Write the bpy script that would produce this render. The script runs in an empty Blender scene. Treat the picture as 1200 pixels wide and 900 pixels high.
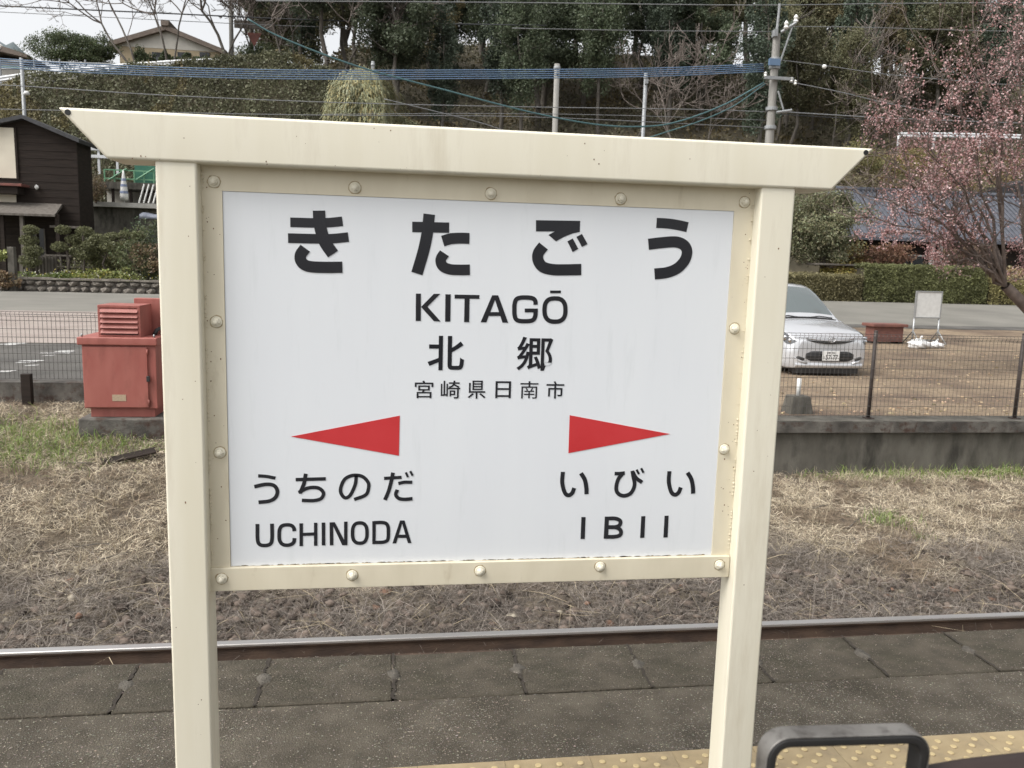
import bpy, bmesh, math, random
import numpy as np
from mathutils import Vector, Matrix
from mathutils.geometry import tessellate_polygon

S = bpy.context.scene
COL = S.collection
# ---------------------------------------------------------------- camera
CAM = np.array([-0.2199, -1.9431, 1.74])
CR = np.array([0.98962149, -0.14089933, 0.02822572])
CU = np.array([-0.00719967, 0.14755963, 0.98902696])
CF = np.array([0.14351821, 0.97896554, -0.14501375])
FPX = 960.0
cd = bpy.data.cameras.new('camera'); cam = bpy.data.objects.new('camera', cd); COL.objects.link(cam)
cd.sensor_width = 36; cd.lens = FPX / 1200 * 36
cd.clip_start = 0.02; cd.clip_end = 6000
cd.dof.use_dof = True; cd.dof.focus_distance = 2.0; cd.dof.aperture_fstop = 16
cam.matrix_world = Matrix(((CR[0], CU[0], -CF[0], CAM[0]), (CR[1], CU[1], -CF[1], CAM[1]), (CR[2], CU[2], -CF[2], CAM[2]), (0, 0, 0, 1)))
S.camera = cam

def at(px, py, Y):
    """the point of the plane y = Y that lies behind a spot of the photograph"""
    d = CF + CR * (px - 600) / FPX + CU * (450 - py) / FPX
    return CAM + d * (Y - CAM[1]) / d[1]

# ---------------------------------------------------------------- light
W = bpy.data.worlds.new('World'); S.world = W; W.use_nodes = True
wn = W.node_tree; bg = wn.nodes['Background']
sky = wn.nodes.new('ShaderNodeTexSky'); sky.sky_type = 'NISHITA'; sky.sun_disc = False
SUN_EL, SUN_AZ = math.radians(51), math.radians(246)      # azimuth measured clockwise from +Y
sky.sun_elevation = SUN_EL; sky.sun_rotation = SUN_AZ
sky.dust_density = 4.0; sky.air_density = 1.0; sky.ozone_density = 1.0
hs = wn.nodes.new('ShaderNodeHueSaturation'); hs.inputs['Saturation'].default_value = 0.10
hs.inputs['Value'].default_value = 1.0
wn.links.new(sky.outputs[0], hs.inputs['Color']); wn.links.new(hs.outputs[0], bg.inputs['Color'])
bg.inputs['Strength'].default_value = 0.15
sl = bpy.data.lights.new('sun', 'SUN'); sl.energy = 1.25; sl.angle = math.radians(34); sl.color = (1, .96, .9)
so = bpy.data.objects.new('sun', sl); COL.objects.link(so)
sd = Vector((math.sin(SUN_AZ) * math.cos(SUN_EL), math.cos(SUN_AZ) * math.cos(SUN_EL), math.sin(SUN_EL)))
so.rotation_euler = (-sd).to_track_quat('-Z', 'Y').to_euler(); so.location = (-4, -8, 12)
S.view_settings.view_transform = 'Standard'; S.view_settings.look = 'None'
S.view_settings.exposure = 0.78; S.view_settings.gamma = 1.0
S.cycles.max_bounces = 6; S.cycles.transparent_max_bounces = 8

# ---------------------------------------------------------------- helpers
def tag(o, label=None, cat=None, group=None, kind=None):
    if label: o['label'] = label
    if cat: o['category'] = cat
    if group: o['group'] = group
    if kind: o['kind'] = kind
    return o

def empty(name, loc, label, cat, group=None, rz=0):
    o = bpy.data.objects.new(name, None); COL.objects.link(o)
    o.location = [float(v) for v in loc]; o.rotation_euler = (0, 0, rz); o.empty_display_size = .2
    return tag(o, label, cat, group)

def link(name, me, mat=None, parent=None, loc=None):
    o = bpy.data.objects.new(name, me); COL.objects.link(o)
    if mat and not me.materials: me.materials.append(mat)
    if parent: o.parent = parent
    if loc is not None: o.location = [float(v) for v in loc]
    return o

def dup(root, loc, rz=None, label=None, parent=None, scale=None):
    r = root.copy(); COL.objects.link(r); r.location = [float(v) for v in loc]
    if rz is not None: r.rotation_euler = (0, 0, rz)
    if label: r['label'] = label
    if scale: r.scale = scale
    for ch in list(root.children):
        c = ch.copy(); COL.objects.link(c); c.parent = r
        for g in ch.children:
            d = g.copy(); COL.objects.link(d); d.parent = c
    return r

class MB:
    def __init__(s): s.v = []; s.f = []
    def add(s, vs, fs):
        b = len(s.v); s.v += [tuple(map(float, p)) for p in vs]; s.f += [tuple(i + b for i in f) for f in fs]; return s
    def box(s, a, b):
        (x0, y0, z0), (x1, y1, z1) = a, b
        return s.add([(x0, y0, z0), (x1, y0, z0), (x1, y1, z0), (x0, y1, z0), (x0, y0, z1), (x1, y0, z1), (x1, y1, z1), (x0, y1, z1)],
                     [(3, 2, 1, 0), (4, 5, 6, 7), (0, 1, 5, 4), (1, 2, 6, 5), (2, 3, 7, 6), (3, 0, 4, 7)])
    def bar(s, p, q, w, h=None):                      # square bar between two points
        return s.tube([p, q], [w * .7071, w * .7071] if h is None else [w, w], 4)
    def tube(s, pts, rad, n=8, caps=True):
        P = [Vector([float(c) for c in p]) for p in pts]
        if not hasattr(rad, '__len__'): rad = [rad] * len(P)
        prev = None; rings = []
        b = len(s.v)
        for i, p in enumerate(P):
            t = (P[min(i + 1, len(P) - 1)] - P[max(i - 1, 0)]).normalized()
            if prev is None:
                u = t.orthogonal() if abs(t.z) > .9 else t.cross(Vector((0, 0, 1))); u.normalize()
            else:
                u = (prev - t * prev.dot(t))
                u = u.normalized() if u.length > 1e-6 else t.orthogonal().normalized()
            prev = u; w = t.cross(u)
            off = math.pi / 4 if n == 4 else 0
            for k in range(n):
                a = 2 * math.pi * k / n + off
                s.v.append(tuple(p + (u * math.cos(a) + w * math.sin(a)) * rad[i]))
        for i in range(len(P) - 1):
            for k in range(n):
                a = b + i * n + k; c = b + i * n + (k + 1) % n
                s.f.append((a, c, c + n, a + n))
        if caps:
            s.f.append(tuple(b + k for k in range(n))[::-1]); s.f.append(tuple(b + (len(P) - 1) * n + k for k in range(n)))
        return s
    def lathe(s, prof, c=(0, 0, 0), axis='z', n=16):  # prof: (radius, height)
        b = len(s.v)
        for r, h in prof:
            for k in range(n):
                a = 2 * math.pi * k / n; x, y = r * math.cos(a), r * math.sin(a)
                p = {'z': (x, y, h), 'y': (x, h, y), 'x': (h, x, y)}[axis]
                s.v.append((p[0] + c[0], p[1] + c[1], p[2] + c[2]))
        for i in range(len(prof) - 1):
            for k in range(n):
                a = b + i * n + k; d = b + i * n + (k + 1) % n
                s.f.append((a, d, d + n, a + n))
        s.f.append(tuple(b + k for k in range(n))[::-1]); s.f.append(tuple(b + (len(prof) - 1) * n + k for k in range(n)))
        return s
    def prism(s, poly, y0, y1):                       # polygon in (x, z) swept along y
        n = len(poly)
        tri = tessellate_polygon([[Vector((p[0], p[1], 0)) for p in poly]])
        vs = [(p[0], y0, p[1]) for p in poly] + [(p[0], y1, p[1]) for p in poly]
        fs = [tuple(t) for t in tri] + [tuple(i + n for i in reversed(t)) for t in tri]
        fs += [(i, (i + 1) % n, (i + 1) % n + n, i + n) for i in range(n)]
        return s.add(vs, fs)
    def mesh(s, name, smooth=False):
        me = bpy.data.meshes.new(name); me.from_pydata(s.v, [], s.f)
        bm = bmesh.new(); bm.from_mesh(me); bmesh.ops.recalc_face_normals(bm, faces=bm.faces); bm.to_mesh(me); bm.free()
        if smooth: me.polygons.foreach_set('use_smooth', [True] * len(me.polygons))
        me.update(); return me
    def build(s, name, mat, parent=None, smooth=False, bevel=0, loc=None, seg=2):
        o = link(name, s.mesh(name, smooth), mat, parent, loc)
        if bevel:
            m = o.modifiers.new('bevel', 'BEVEL'); m.width = bevel; m.segments = seg; m.limit_method = 'ANGLE'; m.angle_limit = math.radians(40)
            o.data.polygons.foreach_set('use_smooth', [True] * len(o.data.polygons))
            w = o.modifiers.new('wn', 'WEIGHTED_NORMAL'); w.keep_sharp = True
        elif smooth:
            pass
        return o

def np_mesh(name, V, F, col=None, smooth=False):
    """mesh from numpy arrays; F is (n, 3) or (n, 4); col is one colour per vertex"""
    V = np.ascontiguousarray(V, np.float32); F = np.ascontiguousarray(F, np.int32); k = F.shape[1]
    me = bpy.data.meshes.new(name)
    me.vertices.add(len(V)); me.vertices.foreach_set('co', V.ravel())
    me.loops.add(F.size); me.loops.foreach_set('vertex_index', F.ravel())
    me.polygons.add(len(F)); me.polygons.foreach_set('loop_start', np.arange(0, F.size, k, dtype=np.int32))
    if smooth: me.polygons.foreach_set('use_smooth', np.ones(len(F), bool))
    if col is not None:
        a = me.color_attributes.new('Col', 'FLOAT_COLOR', 'POINT')
        c = np.ones((len(V), 4), np.float32); c[:, :3] = col; a.data.foreach_set('color', c.ravel())
    me.update(calc_edges=True); return me

def vnoise(x, y, sc, seed=0):
    """smooth value noise 0..1"""
    g = np.random.default_rng(seed).random((256, 256))
    x = np.asarray(x, float) * sc + 1000; y = np.asarray(y, float) * sc + 1000
    i = np.floor(x).astype(int); j = np.floor(y).astype(int); u = x - i; v = y - j
    u = u * u * (3 - 2 * u); v = v * v * (3 - 2 * v); i %= 255; j %= 255
    return (g[i, j] * (1 - u) + g[i + 1, j] * u) * (1 - v) + (g[i, j + 1] * (1 - u) + g[i + 1, j + 1] * u) * v
def fbm(x, y, sc, seed=0, oct=4):
    r = 0; a = 1; t = 0
    for k in range(oct): r = r + a * vnoise(x, y, sc * 2 ** k, seed + k); t += a; a *= .5
    return r / t
def sstep(a, b, x):
    t = np.clip((np.asarray(x, float) - a) / (b - a), 0, 1); return t * t * (3 - 2 * t)

# ---------------------------------------------------------------- materials
def nd(nt, t, **k):
    n = nt.nodes.new(t)
    for a, b in k.items():
        if a in n.inputs: n.inputs[a].default_value = b
        else: setattr(n, a, b)
    return n
def mat(name, c1, c2=None, sc=6, rough=.6, bump=0, bsc=40, metal=0, spec=.5, c3=None, sc3=1.2, f3=(.55, .75), coat=0, stretch=None, detail=6, coord='Object', th=(.35, .65)):
    m = bpy.data.materials.new(name); m.use_nodes = True; nt = m.node_tree; b = nt.nodes['Principled BSDF']
    b.inputs['Roughness'].default_value = rough; b.inputs['Metallic'].default_value = metal
    b.inputs['Specular IOR Level'].default_value = spec; b.inputs['Coat Weight'].default_value = coat
    b.inputs['Base Color'].default_value = (*c1, 1)
    tc = nt.nodes.new('ShaderNodeTexCoord'); src = tc.outputs[coord]
    if coord == 'World':
        pass
    if stretch:
        mp = nt.nodes.new('ShaderNodeMapping'); mp.inputs['Scale'].default_value = stretch
        nt.links.new(src, mp.inputs[0]); src = mp.outputs[0]
    cur = None
    if c2:
        n = nd(nt, 'ShaderNodeTexNoise', Scale=sc, Detail=detail); nt.links.new(src, n.inputs['Vector'])
        r = nt.nodes.new('ShaderNodeValToRGB'); r.color_ramp.elements[0].position = th[0]; r.color_ramp.elements[1].position = th[1]
        r.color_ramp.elements[0].color = (*c1, 1); r.color_ramp.elements[1].color = (*c2, 1)
        nt.links.new(n.outputs['Fac'], r.inputs[0]); cur = r.outputs[0]
    if c3:
        n = nd(nt, 'ShaderNodeTexNoise', Scale=sc3, Detail=8, Roughness=.65); nt.links.new(src, n.inputs['Vector'])
        r = nt.nodes.new('ShaderNodeMapRange'); r.inputs[1].default_value = f3[0]; r.inputs[2].default_value = f3[1]
        nt.links.new(n.outputs['Fac'], r.inputs[0])
        mx = nt.nodes.new('ShaderNodeMix'); mx.data_type = 'RGBA'; nt.links.new(r.outputs[0], mx.inputs[0])
        if cur: nt.links.new(cur, mx.inputs[6])
        else: mx.inputs[6].default_value = (*c1, 1)
        mx.inputs[7].default_value = (*c3, 1); cur = mx.outputs[2]
    if cur: nt.links.new(cur, b.inputs['Base Color'])
    if bump:
        n = nd(nt, 'ShaderNodeTexNoise', Scale=bsc, Detail=5); nt.links.new(src, n.inputs['Vector'])
        bp = nd(nt, 'ShaderNodeBump', Strength=min(bump, 1), Distance=.01 if bump <= 1 else .01 * bump); nt.links.new(n.outputs['Fac'], bp.inputs['Height'])
        nt.links.new(bp.outputs[0], b.inputs['Normal'])
    return m
def leafmat(name, rough=.55, objcol=True, translucent=.25):
    """colour = the mesh's own leaf colours, tinted by the object's colour"""
    m = bpy.data.materials.new(name); m.use_nodes = True; nt = m.node_tree; b = nt.nodes['Principled BSDF']
    a = nt.nodes.new('ShaderNodeAttribute'); a.attribute_name = 'Col'; src = a.outputs['Color']
    if objcol:
        oi = nt.nodes.new('ShaderNodeObjectInfo'); mx = nt.nodes.new('ShaderNodeMix'); mx.data_type = 'RGBA'; mx.blend_type = 'MULTIPLY'
        mx.inputs[0].default_value = 1; nt.links.new(src, mx.inputs[6]); nt.links.new(oi.outputs['Color'], mx.inputs[7]); src = mx.outputs[2]
    nt.links.new(src, b.inputs['Base Color']); b.inputs['Roughness'].default_value = rough; b.inputs['Specular IOR Level'].default_value = .3
    if translucent:
        tr = nt.nodes.new('ShaderNodeBsdfTranslucent'); nt.links.new(src, tr.inputs[0]); ms = nt.nodes.new('ShaderNodeMixShader')
        ms.inputs[0].default_value = translucent; nt.links.new(b.outputs[0], ms.inputs[1]); nt.links.new(tr.outputs[0], ms.inputs[2])
        nt.links.new(ms.outputs[0], nt.nodes['Material Output'].inputs[0])
    return m

M = {}
M['cream'] = mat('cream_paint', (.70, .655, .525), (.75, .71, .59), 4, .45, .03, 300, c3=(.545, .485, .36), sc3=4, f3=(.54, .84), stretch=(3, 3, .4))
M['cream_dirty'] = mat('cream_paint_grimy', (.63, .57, .435), (.69, .63, .49), 7, .5, .04, 260, c3=(.40, .33, .22), sc3=9, f3=(.60, .86), stretch=(2, 2, .7))
M['panel'] = mat('white_enamel', (.70, .72, .745), (.72, .74, .76), 3, .22, 0, c3=(.62, .645, .66), sc3=9, f3=(.56, .9), stretch=(3, 1, .4))
M['ink'] = mat('black_enamel', (.012, .013, .017), (.018, .018, .022), 5, .2)
M['red_ink'] = mat('red_enamel', (.50, .030, .034), (.56, .045, .05), 6, .25)
M['rust'] = mat('rust', (.10, .045, .02), (.2, .09, .04), 30, .8)
M['hole'] = mat('hole_dark', (.01, .01, .01))
M['asphalt'] = mat('platform_asphalt', (.066, .056, .042), (.112, .097, .074), 7, .88, .9, 160, c3=(.040, .033, .022), sc3=1.3, f3=(.48, .72), spec=.3)
M['slab'] = mat('platform_slab', (.054, .046, .034), (.088, .075, .056), 9, .88, 1.0, 110, c3=(.036, .033, .02), sc3=2.2, f3=(.48, .7), spec=.3)
M['tactile'] = mat('tactile_yellow', (.29, .222, .125), (.35, .275, .162), 8, .75, .3, 200, c3=(.18, .14, .09), sc3=5, f3=(.5, .8))
M['tactile_dot'] = mat('tactile_dot_worn', (.50, .40, .22), (.42, .32, .165), 60, .7)
M['conc'] = mat('old_concrete', (.085, .078, .064), (.135, .125, .105), 3, .9, .6, 60, c3=(.035, .032, .026), sc3=2.4, f3=(.45, .68), stretch=(1.5, 1.5, .6))
M['conc_dark'] = mat('stained_concrete', (.045, .04, .035), (.13, .12, .105), 5, .9, .8, 50, c3=(.05, .028, .02), sc3=8, f3=(.5, .65))
M['conc_light'] = mat('pale_concrete', (.34, .33, .3), (.42, .41, .38), 4, .85, .4, 60)
M['rail'] = mat('rusty_rail', (.055, .036, .027), (.10, .065, .045), 14, .75, .5, 120, stretch=(.4, 1, 1))
M['railtop'] = mat('polished_rail', (.56, .55, .54), (.42, .40, .38), 9, .42, 0, metal=.8, stretch=(.05, 1, 1))
M['steel_wire'] = mat('wire_steel', (.06, .055, .05), (.09, .083, .077), 30, .6, metal=.2)
M['brown_post'] = mat('brown_metal_post', (.036, .026, .022), (.055, .041, .035), 12, .55)
M['cab'] = mat('salmon_red_paint', (.30, .088, .070), (.345, .115, .092), 5, .5, .1, 100, c3=(.185, .06, .045), sc3=3.5, f3=(.52, .78), stretch=(1.6, 1.6, .5))
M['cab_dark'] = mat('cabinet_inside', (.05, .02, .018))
M['plate'] = mat('name_plate', (.42, .32, .22), (.34, .26, .18), 60, .5)
M['asph2'] = mat('car_park_asphalt', (.06, .056, .05), (.095, .089, .08), 1.2, .9, .5, 60, c3=(.125, .117, .105), sc3=.5, f3=(.5, .7))
M['pink'] = mat('pinkish_pavement', (.26, .215, .19), (.31, .265, .235), 1.0, .9, .3, 50)
M['road'] = mat('pale_road', (.165, .158, .137), (.20, .19, .166), .5, .9, .3, 40, c3=(.13, .123, .108), sc3=.22, f3=(.5, .75))
M['paint'] = mat('road_paint', (.70, .70, .68), (.42, .41, .39), 4, .8)
M['gravel_lot'] = mat('ochre_gravel', (.175, .127, .082), (.275, .21, .138), 8, .95, 1.0, 40, c3=(.12, .084, .058), sc3=.6, f3=(.42, .62))
M['verge'] = mat('verge_soil', (.058, .046, .036), (.17, .14, .10), 7, .95, 1.0, 60, c3=(.11, .088, .068), sc3=1.4, f3=(.4, .7))
M['terrain'] = mat('hill_soil', (.06, .052, .034), (.105, .088, .058), .8, .95, .8, 4)
M['silver'] = mat('silver_car_paint', (.58, .59, .61), (.61, .62, .635), 900, .22, 0, metal=.4, coat=.8)
M['glass'] = mat('car_glass', (.10, .12, .12), rough=.03, spec=1.0, coat=1.0)
M['lens'] = mat('lamp_lens', (.085, .09, .095), (.05, .053, .056), 60, .04, coat=1.0)
M['chrome'] = mat('chrome', (.75, .75, .76), rough=.15, metal=1)
M['black'] = mat('black_plastic', (.018, .018, .018), (.026, .026, .026), 20, .5)
M['rubber'] = mat('tyre_rubber', (.02, .02, .02), (.03, .03, .03), 30, .85)
M['white'] = mat('white_paint', (.72, .72, .70), (.64, .64, .62), 6, .5)
M['alu'] = mat('aluminium', (.45, .46, .46), (.38, .39, .39), 14, .42, metal=.7)
M['board'] = mat('board_face', (.66, .66, .64), (.58, .58, .56), 9, .5)
M['bag'] = mat('white_plastic_bag', (.78, .78, .77), (.68, .68, .68), 9, .35, .4, 30)
M['planter'] = mat('faded_red_box', (.19, .08, .06), (.14, .06, .05), 7, .7, .2, 40)
M['wood_dark'] = mat('dark_boards', (.0165, .0115, .009), (.028, .020, .0155), 3, .85, .3, 14, stretch=(.4, 1, 5), spec=.3)
M['wood_grey'] = mat('weathered_wood', (.085, .072, .06), (.14, .125, .108), 8, .85, .4, 30, stretch=(1, 1, .2))
M['plaster'] = mat('cream_plaster', (.66, .61, .50), (.60, .55, .45), 1.5, .85, .2, 40)
M['ochre'] = mat('ochre_plaster', (.37, .30, .20), (.32, .26, .17), 1.5, .85)
M['greywall'] = mat('grey_plaster', (.50, .48, .43), (.43, .41, .37), 1.2, .85)
M['tile_brown'] = mat('brown_tiles', (.125, .095, .075), (.17, .135, .11), 5, .7)
M['tile_dark'] = mat('dark_tiles', (.025, .025, .027), (.045, .045, .048), 5, .6)
M['tile_grey'] = mat('grey_blue_tiles', (.065, .07, .085), (.10, .106, .125), 4, .65)
M['awning'] = mat('awning_brown', (.18, .06, .045), (.13, .05, .04), 6, .7)
M['window'] = mat('dark_window', (.03, .033, .036), rough=.08, spec=.8)
M['green_paint'] = mat('green_paint', (.16, .34, .20), (.12, .27, .16), 6, .6)
M['galv'] = mat('galvanised_steel', (.30, .31, .315), (.23, .24, .245), 8, .55, metal=.3)
M['guard'] = mat('white_guardrail', (.66, .67, .68), (.55, .56, .57), 3, .45)
M['pole'] = mat('concrete_pole', (.20, .195, .18), (.27, .26, .24), 6, .85, .3, 40, stretch=(1, 1, .15))
M['insul'] = mat('white_porcelain', (.75, .75, .72), rough=.2)
M['cable'] = mat('dark_cable', (.03, .032, .035), rough=.5)
M['cable_grey'] = mat('grey_cable', (.16, .165, .17), rough=.5)
M['cable_blue'] = mat('blue_grey_cable', (.10, .16, .25), rough=.45)
M['cable_teal'] = mat('teal_cable', (.05, .115, .125), rough=.5)
M['bark'] = mat('bark', (.065, .052, .042), (.12, .10, .085), 6, .9, .8, 25, stretch=(1, 1, .3))
M['bark_pale'] = mat('pale_bark', (.085, .075, .062), (.14, .125, .108), 5, .9, .6, 20, stretch=(1, 1, .3))
M['bark_cherry'] = mat('cherry_bark', (.085, .064, .055), (.15, .118, .10), 8, .8, .6, 30)
M['twig'] = mat('grey_twigs', (.13, .105, .09), (.2, .17, .15), 3, .9)
M['stone'] = mat('wall_stone', (.12, .105, .088), (.24, .215, .185), 2.5, .9, .7, 10)
M['leaf'] = leafmat('leaves'); M['straw'] = leafmat('straw', .8, False, .15); M['pebble'] = leafmat('stones', .9, False, 0)
M['petal'] = leafmat('blossom', .6, False, .35)
M['mountain'] = mat('haze_tinted_mountain', (.105, .13, .14), (.13, .155, .16), .01, 1.0)  # grey-blue of the distant haze is put into the mountain's own colour
M['handle'] = mat('worn_grey_metal', (.13, .122, .112), (.21, .20, .185), 40, .42, .1, 200, metal=.4, c3=(.05, .042, .036), sc3=55, f3=(.5, .68))
M['handle_shade'] = mat('shaded_handle_black', (.012, .012, .012), (.018, .017, .016), 40, .6)  # shade of the unbuilt coach interior, put into the handle's colour as black
M['sill'] = mat('dark_brown_sill', (.018, .010, .009), (.028, .017, .014), 20, .55)
M['blue'] = mat('blue_tarp', (.17, .21, .33), (.25, .29, .40), 3, .6)
M['mirror'] = mat('mirror_grey', (.4, .4, .42), rough=.2, metal=1)
M['mortar'] = mat('grey_mortar', (.06, .053, .043), (.115, .102, .083), 40, .9, 1.0, 120)

M['ring'] = mat('rust_ring', (.34, .26, .15), (.46, .39, .26), 60, .8)
M['tarp'] = mat('grey_blue_tarp', (.15, .165, .21), (.21, .225, .27), 3, .6)

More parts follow.
